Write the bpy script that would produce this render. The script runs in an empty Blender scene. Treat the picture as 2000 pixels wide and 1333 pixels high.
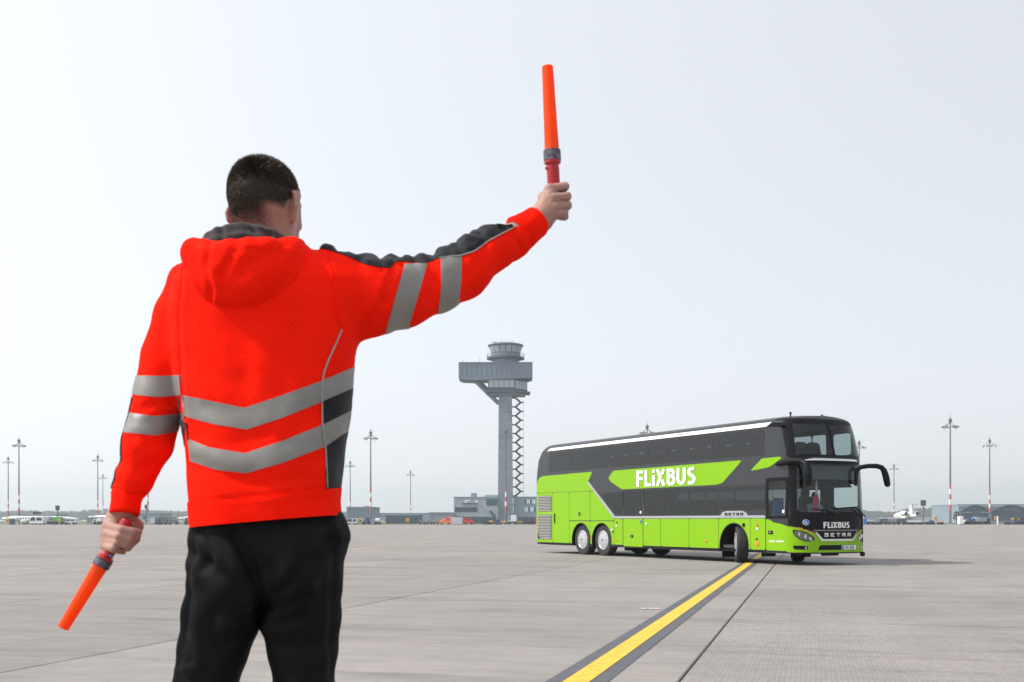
import bpy, bmesh, math, random
import numpy as np
from mathutils import Vector, Matrix, Euler

S = bpy.context.scene
COL = S.collection
rng = random.Random(11)
nrng = np.random.default_rng(5)

# ---------------------------------------------------------------- camera, sky, sun, exposure
CAM_H, FPX, HORIZON = 1.15, 2180.0, 1017.0          # eye height, focal length and horizon row measured in the 2000 px photograph
cd = bpy.data.cameras.new("camera")
cam = bpy.data.objects.new("camera", cd)
COL.objects.link(cam)
cam.location = (0, 0, CAM_H)
cam.rotation_euler = (math.radians(90), 0, 0)
cd.sensor_width = 36.0
cd.lens = FPX / 2000 * 36.0
cd.shift_y = (HORIZON - 666.5) / 2000
cd.clip_start = 0.05
cd.clip_end = 20000
cd.dof.use_dof = True
cd.dof.focus_distance = 30.0
cd.dof.aperture_fstop = 13.0
S.camera = cam

SUN_EL, SUN_AZ = math.radians(46), math.radians(-100)   # sun to the left of the view, high
world = bpy.data.worlds.new("World")
S.world = world
world.use_nodes = True
wn = world.node_tree.nodes
wl = world.node_tree.links
bg = wn["Background"]
sky = wn.new("ShaderNodeTexSky")
sky.sky_type = 'NISHITA'
sky.sun_disc = False
sky.sun_elevation = SUN_EL
sky.sun_rotation = SUN_AZ
sky.altitude = 50
sky.air_density = 1.0
sky.dust_density = 1.0
sky.ozone_density = 1.0
hs = wn.new("ShaderNodeHueSaturation")                # thin high overcast: the blue is mostly washed out
hs.inputs['Saturation'].default_value = 0.32
wl.new(sky.outputs[0], hs.inputs['Color'])
tint = wn.new("ShaderNodeVectorMath"); tint.operation = 'MULTIPLY'
tint.inputs[1].default_value = (0.985, 0.965, 0.985)     # white balance of the veil
wl.new(hs.outputs[0], tint.inputs[0])
veil = wn.new("ShaderNodeMix"); veil.data_type = 'RGBA'   # an even thin cloud veil evens the clear sky out
veil.inputs['Factor'].default_value = 0.68
geo_w = wn.new("ShaderNodeNewGeometry")                # the veil scatters forward: brighter towards the sun, dimmer away from it
dotn = wn.new("ShaderNodeVectorMath"); dotn.operation = 'DOT_PRODUCT'
dotn.inputs[1].default_value = (-math.sin(SUN_AZ) * math.cos(SUN_EL), -math.cos(SUN_AZ) * math.cos(SUN_EL), -math.sin(SUN_EL))
wl.new(geo_w.outputs['Incoming'], dotn.inputs[0])
fac = wn.new("ShaderNodeMath"); fac.operation = 'MULTIPLY_ADD'; fac.inputs[1].default_value = 0.60; fac.inputs[2].default_value = 1.0
wl.new(dotn.outputs['Value'], fac.inputs[0])
vsc = wn.new("ShaderNodeVectorMath"); vsc.operation = 'SCALE'; vsc.inputs[0].default_value = (3.28, 3.43, 3.57)
wl.new(fac.outputs[0], vsc.inputs['Scale'])
wl.new(vsc.outputs[0], [x for x in veil.inputs if x.name == 'B' and x.type == 'RGBA'][0])
wl.new(tint.outputs[0], [x for x in veil.inputs if x.name == 'A' and x.type == 'RGBA'][0])
wl.new([x for x in veil.outputs if x.type == 'RGBA'][0], bg.inputs['Color'])
bg.inputs['Strength'].default_value = 0.15

sd = bpy.data.lights.new("sun", 'SUN')
sd.energy = 2.6
sd.angle = math.radians(2.5)
sd.color = (1.0, 0.95, 0.88)
sun = bpy.data.objects.new("sun", sd)
COL.objects.link(sun)
sdir = Vector((math.sin(SUN_AZ) * math.cos(SUN_EL), math.cos(SUN_AZ) * math.cos(SUN_EL), math.sin(SUN_EL)))
sun.rotation_euler = sdir.to_track_quat('Z', 'Y').to_euler()
sun.location = (-30, 0, 40)

S.view_settings.view_transform = 'Standard'
S.view_settings.look = 'None'
S.view_settings.exposure = 0.71
S.view_settings.gamma = 1.0
S.view_settings.use_curve_mapping = False
S.render.engine = 'CYCLES'
S.cycles.use_denoising = True
S.cycles.max_bounces = 8
S.cycles.transparent_max_bounces = 24
S.cycles.volume_bounces = 2

# ---------------------------------------------------------------- helpers
def W(px, py, D):
    """point of the place seen at photograph pixel (px, py), D metres in front of the camera"""
    return np.array([(px - 1000) / FPX * D, D, CAM_H + (HORIZON - py) / FPX * D])

def tag(o, label=None, cat=None, group=None, kind=None):
    if label: o['label'] = label
    if cat: o['category'] = cat
    if group: o['group'] = group
    if kind: o['kind'] = kind
    return o

def empty(name, loc=(0, 0, 0), rz=0.0):
    o = bpy.data.objects.new(name, None)
    COL.objects.link(o)
    o.location = Vector(loc)
    o.rotation_euler = (0, 0, rz)
    o.empty_display_size = 0.3
    return o

def mesh_from(name, V, F, mat=None, parent=None, smooth=False, autosmooth=None):
    me = bpy.data.meshes.new(name)
    V = np.asarray(V, dtype=float)
    if isinstance(F, np.ndarray):
        n = len(F); k = F.shape[1]
        me.vertices.add(len(V)); me.vertices.foreach_set("co", V.astype(np.float32).ravel())
        me.loops.add(n * k); me.loops.foreach_set("vertex_index", F.astype(np.int32).ravel())
        me.polygons.add(n)
        me.polygons.foreach_set("loop_start", np.arange(0, n * k, k, dtype=np.int32))
        me.polygons.foreach_set("loop_total", np.full(n, k, dtype=np.int32))
        me.update(calc_edges=True)
    else:
        me.from_pydata([tuple(v) for v in V], [], F)
        me.update()
    me.validate()
    if smooth:
        me.polygons.foreach_set("use_smooth", [True] * len(me.polygons))
        if autosmooth:
            me.set_sharp_from_angle(angle=math.radians(autosmooth))
    if mat: me.materials.append(mat)
    return me

def link(name, me, parent=None, loc=None):
    o = bpy.data.objects.new(name, me)
    COL.objects.link(o)
    if parent is not None: o.parent = parent
    if loc is not None: o.location = loc
    return o

def obj(name, V, F, mat, parent=None, smooth=False, autosmooth=None):
    return link(name, mesh_from(name, V, F, mat, None, smooth, autosmooth), parent)

class MB:
    """collects boxes, tubes and sheets; build() links them as one mesh object"""
    def __init__(s): s.v = []; s.f = []
    def add(s, V, F):
        n = len(s.v)
        s.v += [tuple(map(float, p)) for p in V]
        s.f += [tuple(i + n for i in f) for f in F]
        return s
    def box(s, c, d, rz=0.0, bevel=0.0):
        c = np.array(c, float); h = np.array(d, float) / 2
        if bevel > 0:
            b = min(bevel, *(h * 0.9))
            V = []; 
            for sz in (-1, 1):
                for (sx, sy) in ((-1, -1), (1, -1), (1, 1), (-1, 1)):
                    V += [(sx * (h[0] - b), sy * (h[1] - b), sz * h[2]), (sx * h[0], sy * (h[1] - b), sz * (h[2] - b)), (sx * (h[0] - b), sy * h[1], sz * (h[2] - b))]
            bm = bmesh.new()
            vs = [bm.verts.new(p) for p in V]
            r = bmesh.ops.convex_hull(bm, input=vs)
            bm.verts.index_update()
            V = [np.array(v.co) for v in bm.verts]
            F = [[v.index for v in f.verts] for f in bm.faces]
            bm.free()
        else:
            V = [np.array((x, y, z)) * h for x in (-1, 1) for y in (-1, 1) for z in (-1, 1)]
            F = [(0, 1, 3, 2), (4, 6, 7, 5), (0, 4, 5, 1), (2, 3, 7, 6), (0, 2, 6, 4), (1, 5, 7, 3)]
        cs, sn = math.cos(rz), math.sin(rz)
        V = [(p[0] * cs - p[1] * sn + c[0], p[0] * sn + p[1] * cs + c[1], p[2] + c[2]) for p in V]
        return s.add(V, F)
    def tube(s, pts, r, n=10, caps=True):
        pts = [np.array(p, float) for p in pts]
        if not hasattr(r, '__len__'): r = [r] * len(pts)
        V = []; F = []; prev = None
        for i, p in enumerate(pts):
            d = pts[min(i + 1, len(pts) - 1)] - pts[max(i - 1, 0)]
            d = d / (np.linalg.norm(d) + 1e-9)
            if prev is None:
                a = np.cross(d, (0, 0, 1.0))
                if np.linalg.norm(a) < 1e-3: a = np.cross(d, (0, 1.0, 0))
            else:
                a = prev - d * prev.dot(d)
            a /= np.linalg.norm(a) + 1e-9; prev = a
            b = np.cross(d, a)
            for k in range(n):
                t = 2 * math.pi * k / n
                V.append(p + r[i] * (a * math.cos(t) + b * math.sin(t)))
        for i in range(len(pts) - 1):
            for k in range(n):
                k2 = (k + 1) % n
                F.append((i * n + k, i * n + k2, (i + 1) * n + k2, (i + 1) * n + k))
        if caps:
            F.append(tuple(range(n))[::-1]); F.append(tuple(range((len(pts) - 1) * n, len(pts) * n)))
        return s.add(V, F)
    def lathe(s, prof, n=24, axis_o=(0, 0, 0), axis='z'):
        """prof: list of (radius, height)"""
        V = []; F = []
        for (r, h) in prof:
            for k in range(n):
                t = 2 * math.pi * k / n
                if axis == 'z': p = (r * math.cos(t), r * math.sin(t), h)
                elif axis == 'y': p = (r * math.cos(t), h, r * math.sin(t))
                else: p = (h, r * math.cos(t), r * math.sin(t))
                V.append(np.array(p) + np.array(axis_o))
        for i in range(len(prof) - 1):
            for k in range(n):
                k2 = (k + 1) % n
                F.append((i * n + k, i * n + k2, (i + 1) * n + k2, (i + 1) * n + k))
        F.append(tuple(range(n))[::-1]); F.append(tuple(range((len(prof) - 1) * n, len(prof) * n)))
        return s.add(V, F)
    def prism(s, poly, a, b, plane='xz'):
        """extrude a polygon given in plane coordinates from a to b along the third axis"""
        n = len(poly)
        def P(p, t):
            return (p[0], t, p[1]) if plane == 'xz' else ((p[0], p[1], t) if plane == 'xy' else (t, p[0], p[1]))
        V = [P(p, a) for p in poly] + [P(p, b) for p in poly]
        F = [tuple(range(n))[::-1], tuple(range(n, 2 * n))] + [(i, (i + 1) % n, n + (i + 1) % n, n + i) for i in range(n)]
        return s.add(V, F)
    def build(s, name, mat, parent=None, smooth=False, autosmooth=35):
        me = mesh_from(name, np.array(s.v) if s.v else np.zeros((0, 3)), s.f, mat, None, smooth, autosmooth if smooth else None)
        bm = bmesh.new(); bm.from_mesh(me)
        bmesh.ops.recalc_face_normals(bm, faces=bm.faces)
        bm.to_mesh(me); bm.free()
        return link(name, me, parent)

def copy_tree(o, parent=None):
    c = o.copy(); COL.objects.link(c)
    if parent is not None: c.parent = parent
    for ch in list(o.children): copy_tree(ch, c)
    return c

# ---------------------------------------------------------------- materials
def mat(name, color, rough=0.5, metal=0.0, spec=0.5, var=0.0, vscale=3.0, bump=0.0, bscale=40.0, coat=0.0, transl=0.0, sheen=0.0):
    m = bpy.data.materials.new(name)
    m.use_nodes = True
    nt = m.node_tree; n = nt.nodes; l = nt.links
    b = n["Principled BSDF"]
    b.inputs['Base Color'].default_value = (*color, 1)
    b.inputs['Roughness'].default_value = rough
    b.inputs['Metallic'].default_value = metal
    b.inputs['Specular IOR Level'].default_value = spec
    b.inputs['Coat Weight'].default_value = coat
    b.inputs['Coat Roughness'].default_value = 0.08
    if sheen: b.inputs['Sheen Weight'].default_value = sheen
    tc = n.new("ShaderNodeTexCoord")
    if var > 0:
        nz = n.new("ShaderNodeTexNoise"); nz.inputs['Scale'].default_value = vscale; nz.inputs['Detail'].default_value = 6
        l.new(tc.outputs['Object'], nz.inputs['Vector'])
        mr = n.new("ShaderNodeMapRange"); mr.inputs[1].default_value = 0.3; mr.inputs[2].default_value = 0.7
        mr.inputs[3].default_value = 1 - var; mr.inputs[4].default_value = 1 + var
        l.new(nz.outputs[0], mr.inputs[0])
        mx = n.new("ShaderNodeVectorMath"); mx.operation = 'SCALE'
        mx.inputs[0].default_value = color
        l.new(mr.outputs[0], mx.inputs['Scale'])
        l.new(mx.outputs[0], b.inputs['Base Color'])
    if bump > 0:
        nb = n.new("ShaderNodeTexNoise"); nb.inputs['Scale'].default_value = bscale; nb.inputs['Detail'].default_value = 4
        l.new(tc.outputs['Object'], nb.inputs['Vector'])
        bp = n.new("ShaderNodeBump"); bp.inputs['Strength'].default_value = bump; bp.inputs['Distance'].default_value = 0.01
        l.new(nb.outputs[0], bp.inputs['Height']); l.new(bp.outputs[0], b.inputs['Normal'])
    return m

def glass_mat(name, tint, rough=0.02, ior=1.5, refl=1.0):
    """thin pane: tinted see-through plus a Fresnel reflection"""
    m = bpy.data.materials.new(name); m.use_nodes = True
    nt = m.node_tree; n = nt.nodes; l = nt.links
    for x in list(n):
        if x.type != 'OUTPUT_MATERIAL': n.remove(x)
    out = [x for x in n if x.type == 'OUTPUT_MATERIAL'][0]
    tr = n.new("ShaderNodeBsdfTransparent"); tr.inputs[0].default_value = (*tint, 1)
    gl = n.new("ShaderNodeBsdfGlossy"); gl.inputs['Roughness'].default_value = rough
    gl.inputs[0].default_value = (refl, refl, refl, 1)
    f0 = ((ior - 1) / (ior + 1)) ** 2                     # Schlick reflectance, the same from both sides of the pane
    geo = n.new("ShaderNodeNewGeometry")
    dt = n.new("ShaderNodeVectorMath"); dt.operation = 'DOT_PRODUCT'
    l.new(geo.outputs['Incoming'], dt.inputs[0]); l.new(geo.outputs['Normal'], dt.inputs[1])
    def mth(op, a, b=None):
        x = n.new("ShaderNodeMath"); x.operation = op
        for i, v in enumerate((a, b)):
            if v is None: continue
            if isinstance(v, (int, float)): x.inputs[i].default_value = v
            else: l.new(v, x.inputs[i])
        return x.outputs[0]
    p5 = mth('POWER', mth('SUBTRACT', 1.0, mth('ABSOLUTE', dt.outputs['Value'])), 5.0)
    fr = mth('ADD', mth('MULTIPLY', p5, 1 - f0), f0)
    mx = n.new("ShaderNodeMixShader")
    l.new(fr, mx.inputs[0]); l.new(tr.outputs[0], mx.inputs[1]); l.new(gl.outputs[0], mx.inputs[2])
    l.new(mx.outputs[0], out.inputs[0])
    return m

# ---------------------------------------------------------------- clipping a triangle mesh by scalar fields
def tri(F):
    F = np.asarray(F)
    if F.shape[1] == 3: return F
    return np.vstack([F[:, [0, 1, 2]], F[:, [0, 2, 3]]])

def clip_mesh(V, T, N, s):
    """keep the part of the triangle mesh where s >= 0; new vertices are made where s crosses zero"""
    ins = s >= 0
    c = ins[T].sum(1)
    keep = T[c == 3]
    newV = []; newN = []; edge = {}; tris = []
    def cut(i, j):
        k = (i, j) if i < j else (j, i)
        if k not in edge:
            a, b = k; t = s[a] / (s[a] - s[b])
            edge[k] = len(V) + len(newV)
            newV.append(V[a] + (V[b] - V[a]) * t); newN.append(N[a] + (N[b] - N[a]) * t)
        return edge[k]
    for t in T[(c == 1) | (c == 2)]:
        i, j, k = (int(t[0]), int(t[1]), int(t[2]))
        for _ in range(3):
            if c is not None and (ins[i] and not ins[j] and not ins[k]):
                tris.append((i, cut(i, j), cut(i, k))); break
            if (not ins[i]) and ins[j] and ins[k]:
                a, b = cut(i, j), cut(i, k)
                tris.append((a, j, k)); tris.append((a, k, b)); break
            i, j, k = j, k, i
    T2 = np.vstack([keep, np.array(tris, int).reshape(-1, 3)]) if tris else keep
    V2 = np.vstack([V, np.array(newV).reshape(-1, 3)]) if newV else V
    N2 = np.vstack([N, np.array(newN).reshape(-1, 3)]) if newN else N
    used = np.zeros(len(V2), bool); used[T2.ravel()] = True
    idx = np.cumsum(used) - 1
    return V2[used], idx[T2], N2[used]

def clip_many(V, T, N, fields):
    for f in fields:
        if len(T) == 0: break
        V, T, N = clip_mesh(V, T, N, f(V, N))
    return V, T, N

def vnormals(V, T):
    n = np.cross(V[T[:, 1]] - V[T[:, 0]], V[T[:, 2]] - V[T[:, 0]])
    N = np.zeros_like(V)
    for k in range(3): np.add.at(N, T[:, k], n)
    return N / (np.linalg.norm(N, axis=1, keepdims=True) + 1e-12)

def shell(V, T, N, off, rim=True):
    """lift a clipped patch off its base by off and close it down to the base with a rim"""
    Nn = N / (np.linalg.norm(N, axis=1, keepdims=True) + 1e-12)
    V1 = V + Nn * off
    if not rim: return V1, T
    E = np.vstack([T[:, [0, 1]], T[:, [1, 2]], T[:, [2, 0]]])
    key = np.sort(E, 1)
    _, inv, cnt = np.unique(key, axis=0, return_inverse=True, return_counts=True)
    B = E[cnt[inv.ravel()] == 1]
    bv = np.unique(B.ravel()); m = -np.ones(len(V), int); m[bv] = np.arange(len(bv))
    base = V[bv] - Nn[bv] * 0.002
    top2 = V1[bv]
    n0 = len(V1); n1 = n0 + len(bv)
    VV = np.vstack([V1, top2, base])
    a, b = m[B[:, 0]], m[B[:, 1]]
    R = np.vstack([np.c_[a + n0, a + n1, b + n1], np.c_[a + n0, b + n1, b + n0]])
    return VV, np.vstack([T, R])

def sd_poly(P, poly):
    """signed distance to a polygon, positive inside"""
    poly = np.asarray(poly, float); n = len(poly)
    d = np.full(len(P), 1e9); inside = np.zeros(len(P), bool)
    for i in range(n):
        a = poly[i]; b = poly[(i + 1) % n]
        e = b - a; w = P - a
        t = np.clip((w @ e) / (e @ e + 1e-12), 0, 1)
        q = w - t[:, None] * e
        d = np.minimum(d, (q * q).sum(1))
        c = (a[1] > P[:, 1]) != (b[1] > P[:, 1])
        with np.errstate(divide='ignore', invalid='ignore'):
            xi = (b[0] - a[0]) * (P[:, 1] - a[1]) / (b[1] - a[1]) + a[0]
        inside ^= c & (P[:, 0] < xi)
    d = np.sqrt(d)
    return np.where(inside, d, -d)

def dist_polyline(P, pts):
    pts = np.asarray(pts, float); d = np.full(len(P), 1e9)
    for a, b in zip(pts[:-1], pts[1:]):
        e = b - a; w = P - a
        t = np.clip((w @ e) / (e @ e + 1e-12), 0, 1)
        q = w - t[:, None] * e
        d = np.minimum(d, np.sqrt((q * q).sum(1)))
    return d
# ---------------------------------------------------------------- ground
def concrete_mat(name, along):
    """brushed apron concrete; along: the brush strokes run along the slab (else across it)"""
    m = bpy.data.materials.new(name); m.use_nodes = True
    nt = m.node_tree; n = nt.nodes; l = nt.links
    b = n["Principled BSDF"]; b.inputs['Roughness'].default_value = 0.82; b.inputs['Specular IOR Level'].default_value = 0.3
    geo = n.new("ShaderNodeNewGeometry")
    rot = n.new("ShaderNodeVectorRotate"); rot.rotation_type = 'Z_AXIS'
    rot.inputs['Angle'].default_value = math.atan(0.268) 
    l.new(geo.outputs['Position'], rot.inputs['Vector'])
    oi = n.new("ShaderNodeObjectInfo")
    def noise(scale, vec, sx=1, sy=1, detail=5, rough=0.55):
        mp = n.new("ShaderNodeMapping"); mp.inputs['Scale'].default_value = (sx, sy, 1)
        l.new(vec, mp.inputs[0])
        z = n.new("ShaderNodeTexNoise"); z.inputs['Scale'].default_value = scale; z.inputs['Detail'].default_value = detail
        z.inputs['Roughness'].default_value = rough
        l.new(mp.outputs[0], z.inputs['Vector']); return z.outputs[0]
    def ramp(v, a, b_, lo, hi):
        r = n.new("ShaderNodeMapRange"); r.inputs[1].default_value = a; r.inputs[2].default_value = b_
        r.inputs[3].default_value = lo; r.inputs[4].default_value = hi
        l.new(v, r.inputs[0]); return r.outputs[0]
    def mul(a, b_):
        x = n.new("ShaderNodeMath"); x.operation = 'MULTIPLY'; l.new(a, x.inputs[0]); l.new(b_, x.inputs[1]); return x.outputs[0]
    v = rot.outputs[0]
    big = ramp(noise(0.30, v, 1, 1, 7, 0.65), 0.3, 0.7, 0.88, 1.09)
    streakE = ramp(noise(3.6, v, 0.22, 1.0, 10, 0.72), 0.30, 0.70, 0.87, 1.10)      # dirt drawn out across the lanes
    streakA = ramp(noise(2.2, v, 1.0, 0.10, 8, 0.65), 0.35, 0.65, 0.96, 1.03)
    fine = ramp(noise(48.0, v, 1, 1, 8, 0.8), 0.30, 0.70, 0.85, 1.14)
    if along:                                              # tined finish: fine parallel grooves along the lane
        wv = n.new("ShaderNodeTexWave"); wv.wave_type = 'BANDS'; wv.bands_direction = 'X'
        wv.inputs['Scale'].default_value = 8.6; wv.inputs['Distortion'].default_value = 2.2; wv.inputs['Detail'].default_value = 3
        wv.inputs['Detail Scale'].default_value = 0.6; wv.inputs['Detail Roughness'].default_value = 0.7
        l.new(v, wv.inputs['Vector'])
        mxw = n.new("ShaderNodeMix"); mxw.inputs[0].default_value = 0.88
        l.new(wv.outputs['Fac'], mxw.inputs[2]); l.new(noise(5.5, v, 3.0, 0.8, 8, 0.75), mxw.inputs[3]); g = mxw.outputs[0]
    else: g = noise(5.5, v, 0.35, 5.0, 6, 0.75)
    gg = ramp(g, 0.36, 0.64, 0.86, 1.09)
    # darker scars: short scuffs and tyre marks
    sc = ramp(noise(0.8, v, 0.28, 1.5, 9, 0.72), 0.52, 0.66, 1.0, 0.74)
    slab = ramp(oi.outputs['Random'], 0, 1, 0.93, 1.05)
    t = mul(mul(mul(big, streakE), mul(streakA, fine)), mul(mul(gg, sc), slab))
    sc2 = n.new("ShaderNodeVectorMath"); sc2.operation = 'SCALE'; sc2.inputs[0].default_value = (0.266, 0.243, 0.227)
    l.new(t, sc2.inputs['Scale'])
    l.new(sc2.outputs[0], b.inputs['Base Color'])
    bp = n.new("ShaderNodeBump"); bp.inputs['Strength'].default_value = 0.5; bp.inputs['Distance'].default_value = 0.006
    l.new(mul(g, fine), bp.inputs['Height']); l.new(bp.outputs[0], b.inputs['Normal'])
    return m

M = {}
M['conc_a'] = concrete_mat("concrete_brushed_lengthwise", True)
M['conc_e'] = concrete_mat("concrete_brushed_crosswise", False)
M['joint'] = mat("joint_filler", (0.055, 0.052, 0.05), 0.9)
M['grass'] = mat("field_grass", (0.10, 0.115, 0.045), 0.95, var=0.25, vscale=0.05)
M['yellow'] = mat("yellow_paint", (0.66, 0.41, 0.035), 0.7, var=0.16, vscale=9.0, bump=0.15, bscale=60)
M['blackline'] = mat("dark_paint", (0.082, 0.084, 0.094), 0.75, var=0.18, vscale=5.0, bump=0.15, bscale=60)
M['wornwhite'] = mat("worn_white_paint", (0.50, 0.48, 0.44), 0.8, var=0.2, vscale=3.0)

apron = obj('apron', [(-1400, -60, -0.03), (1400, -60, -0.03), (1400, 322, -0.03), (-1400, 322, -0.03)], [(0, 1, 2, 3)], M['conc_e'])
tag(apron, kind='structure')
fld = obj('field', [(-3000, -3000, -0.06), (3000, -3000, -0.06), (3000, 3000, -0.06), (-3000, 3000, -0.06)], [(0, 1, 2, 3)], M['grass'])
tag(fld, kind='structure')

SL, SWD, GAP = 4.75, 5.0, 0.022
ang = math.atan(0.268)
dA = np.array([math.sin(ang), math.cos(ang)]); dE = np.array([math.cos(ang), -math.sin(ang)])
a0 = 9.92 - 5 * SL
e0 = np.array([1.18, 7.93]) @ dE
def slab_mesh(m):
    hx, hy, b = (SWD - GAP) / 2, (SL - 0.065) / 2, 0.010
    V = [(-hx + b, -hy + b, 0), (hx - b, -hy + b, 0), (hx - b, hy - b, 0), (-hx + b, hy - b, 0)]
    V += [(-hx, -hy, -b * .7), (hx, -hy, -b * .7), (hx, hy, -b * .7), (-hx, hy, -b * .7)]
    V += [(-hx, -hy, -0.1), (hx, -hy, -0.1), (hx, hy, -0.1), (-hx, hy, -0.1)]
    F = [(0, 1, 2, 3)] + [(4 + i, 4 + (i + 1) % 4, (i + 1) % 4, i) for i in range(4)] + [(8 + i, 8 + (i + 1) % 4, 4 + (i + 1) % 4, 4 + i) for i in range(4)]
    return mesh_from('concrete_slab', V, F, m)
sm_a, sm_e = slab_mesh(M['conc_a']), slab_mesh(M['conc_e'])
for ia in range(-1, 14):
    for ie in range(-9, 10):
        c = dE * (e0 + (ie + 0.5) * SWD) + dA * (a0 + (ia + 0.5) * SL)
        if c[1] < -3 or c[1] > 62 or abs(c[0]) > 0.47 * max(c[1], 0) + 6.5: continue
        o = link('concrete_slab', sm_a if ie >= 0 else sm_e, apron)
        o.location = (c[0], c[1], rng.uniform(-0.0015, 0.0015)); o.rotation_euler = (0, 0, -ang)
# joint filler lies between the slabs
jf = MB()
for o in apron.children:
    c = o.location; ca, sa = math.cos(-ang), math.sin(-ang); hx, hy = SWD / 2, SL / 2
    jf.add([(c[0] + x * ca - y * sa, c[1] + x * sa + y * ca, -0.016) for x, y in ((-hx, -hy), (hx, -hy), (hx, hy), (-hx, hy))], [(0, 1, 2, 3)])
jf.build('joint_filler', M['joint'], apron)

def strip(name, pts, w, z, m):
    pts = [np.array(p, float) for p in pts]; V = []; F = []
    for i, p in enumerate(pts):
        d = pts[min(i + 1, len(pts) - 1)] - pts[max(i - 1, 0)]; d /= np.linalg.norm(d)
        nn = np.array([d[1], -d[0]])
        V += [(*(p - nn * w / 2), z), (*(p + nn * w / 2), z)]
    for i in range(len(pts) - 1): F.append((2 * i, 2 * i + 1, 2 * i + 3, 2 * i + 2))
    o = obj(name, V, F, m); tag(o, kind='structure'); return o
Lp = lambda D, off=0.0: np.array([0.458 + 0.268 * (D - 7.93) + off, D])
line_pts = [Lp(D) for D in (1.5, 8, 20, 30, 40)] + [Lp(55) + (0.3, 0), Lp(80) + (2.5, 0)]
strip('line_border', line_pts, 0.435, 0.004, M['blackline'])
strip('yellow_line', line_pts, 0.185, 0.008, M['yellow'])
strip('painted_line', [(-12.8, 22), (-11.7, 25.6), (-9.3, 32.1), (-6.3, 40)], 0.10, 0.006, M['wornwhite'])
strip('yellow_line', [(-7.6, 37), (-6.3, 43), (-3.9, 61)], 0.12, 0.006, mat('faded_yellow_paint', (0.46, 0.34, 0.12), .8, var=.25, vscale=2.0))
# small marking plate on the concrete left of the line
mk = MB(); 
for k, (dx, w) in enumerate(((0, .07), (.085, .05), (.16, .08))): mk.box((1.72 + dx, 14.5, 0.006), (w, .14, 0.004))
o = mk.build('painted_mark', M['wornwhite']); tag(o, kind='structure')
dr = MB().box((11.6, 32.5, 0.006), (1.15, .3, 0.008))
o = dr.build('drain_grate', M['joint']); tag(o, 'dark flat drain grate in the concrete right of the coach', 'drain')

# ---------------------------------------------------------------- colours of the far things
M['steel'] = mat("galvanised_steel", (0.15, 0.16, 0.17), 0.55, 0.4)
M['band_red'] = mat("red_band", (0.50, 0.09, 0.06), 0.6)
M['band_white'] = mat("white_band", (0.70, 0.70, 0.68), 0.6)
M['lamp_grey'] = mat("lamp_housing", (0.16, 0.17, 0.18), 0.5)
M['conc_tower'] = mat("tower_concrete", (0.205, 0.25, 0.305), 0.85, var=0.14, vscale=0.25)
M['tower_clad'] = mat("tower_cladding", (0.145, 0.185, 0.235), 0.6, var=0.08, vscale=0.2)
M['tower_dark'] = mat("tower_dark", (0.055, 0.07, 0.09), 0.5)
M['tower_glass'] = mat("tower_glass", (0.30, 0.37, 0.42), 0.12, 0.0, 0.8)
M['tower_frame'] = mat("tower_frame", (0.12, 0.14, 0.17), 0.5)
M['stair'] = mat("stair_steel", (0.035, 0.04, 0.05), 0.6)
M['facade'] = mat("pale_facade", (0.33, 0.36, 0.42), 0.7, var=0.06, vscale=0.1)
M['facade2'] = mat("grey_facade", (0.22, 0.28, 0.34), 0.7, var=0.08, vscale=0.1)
M['winstrip'] = mat("dark_window_strip", (0.04, 0.055, 0.085), 0.3)
M['teal'] = mat("teal_glass", (0.02, 0.08, 0.09), 0.15)
M['reflwin'] = mat("window_sky_reflection", (0.75, 0.80, 0.85), 0.15, 0.0, 0.8)  # pale base colour stands in for sky reflected in the panes
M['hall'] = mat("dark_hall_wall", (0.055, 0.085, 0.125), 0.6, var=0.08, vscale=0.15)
M['white'] = mat("white_paint", (0.72, 0.73, 0.74), 0.35, coat=0.3)
M['offwhite'] = mat("offwhite_panel", (0.52, 0.54, 0.56), 0.5)
M['grey'] = mat("grey_paint", (0.25, 0.27, 0.29), 0.5)
M['dark'] = mat("dark_equipment", (0.035, 0.04, 0.05), 0.6)
M['darkblue'] = mat("dark_blue_paint", (0.03, 0.07, 0.20), 0.5)
M['blue'] = mat("blue_paint", (0.03, 0.15, 0.45), 0.5)
M['red'] = mat("red_paint", (0.62, 0.03, 0.03), 0.4)
M['orange'] = mat("orange_paint", (0.75, 0.16, 0.04), 0.5)
M['sign_y'] = mat("sign_yellow", (0.72, 0.42, 0.02), 0.5)
M['vgreen'] = mat("vehicle_green", (0.05, 0.35, 0.08), 0.4)
M['vglass'] = mat("vehicle_glass", (0.03, 0.045, 0.06), 0.12)
M['tyre'] = mat("tyre_rubber", (0.022, 0.022, 0.024), 0.75, bump=0.2, bscale=60)
M['shrub'] = mat("shrub_leaves", (0.035, 0.055, 0.025), 0.9, var=0.3, vscale=1.0)
M['wood'] = mat("far_wood", (0.045, 0.058, 0.036), 0.95, var=0.35, vscale=0.08)

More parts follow.
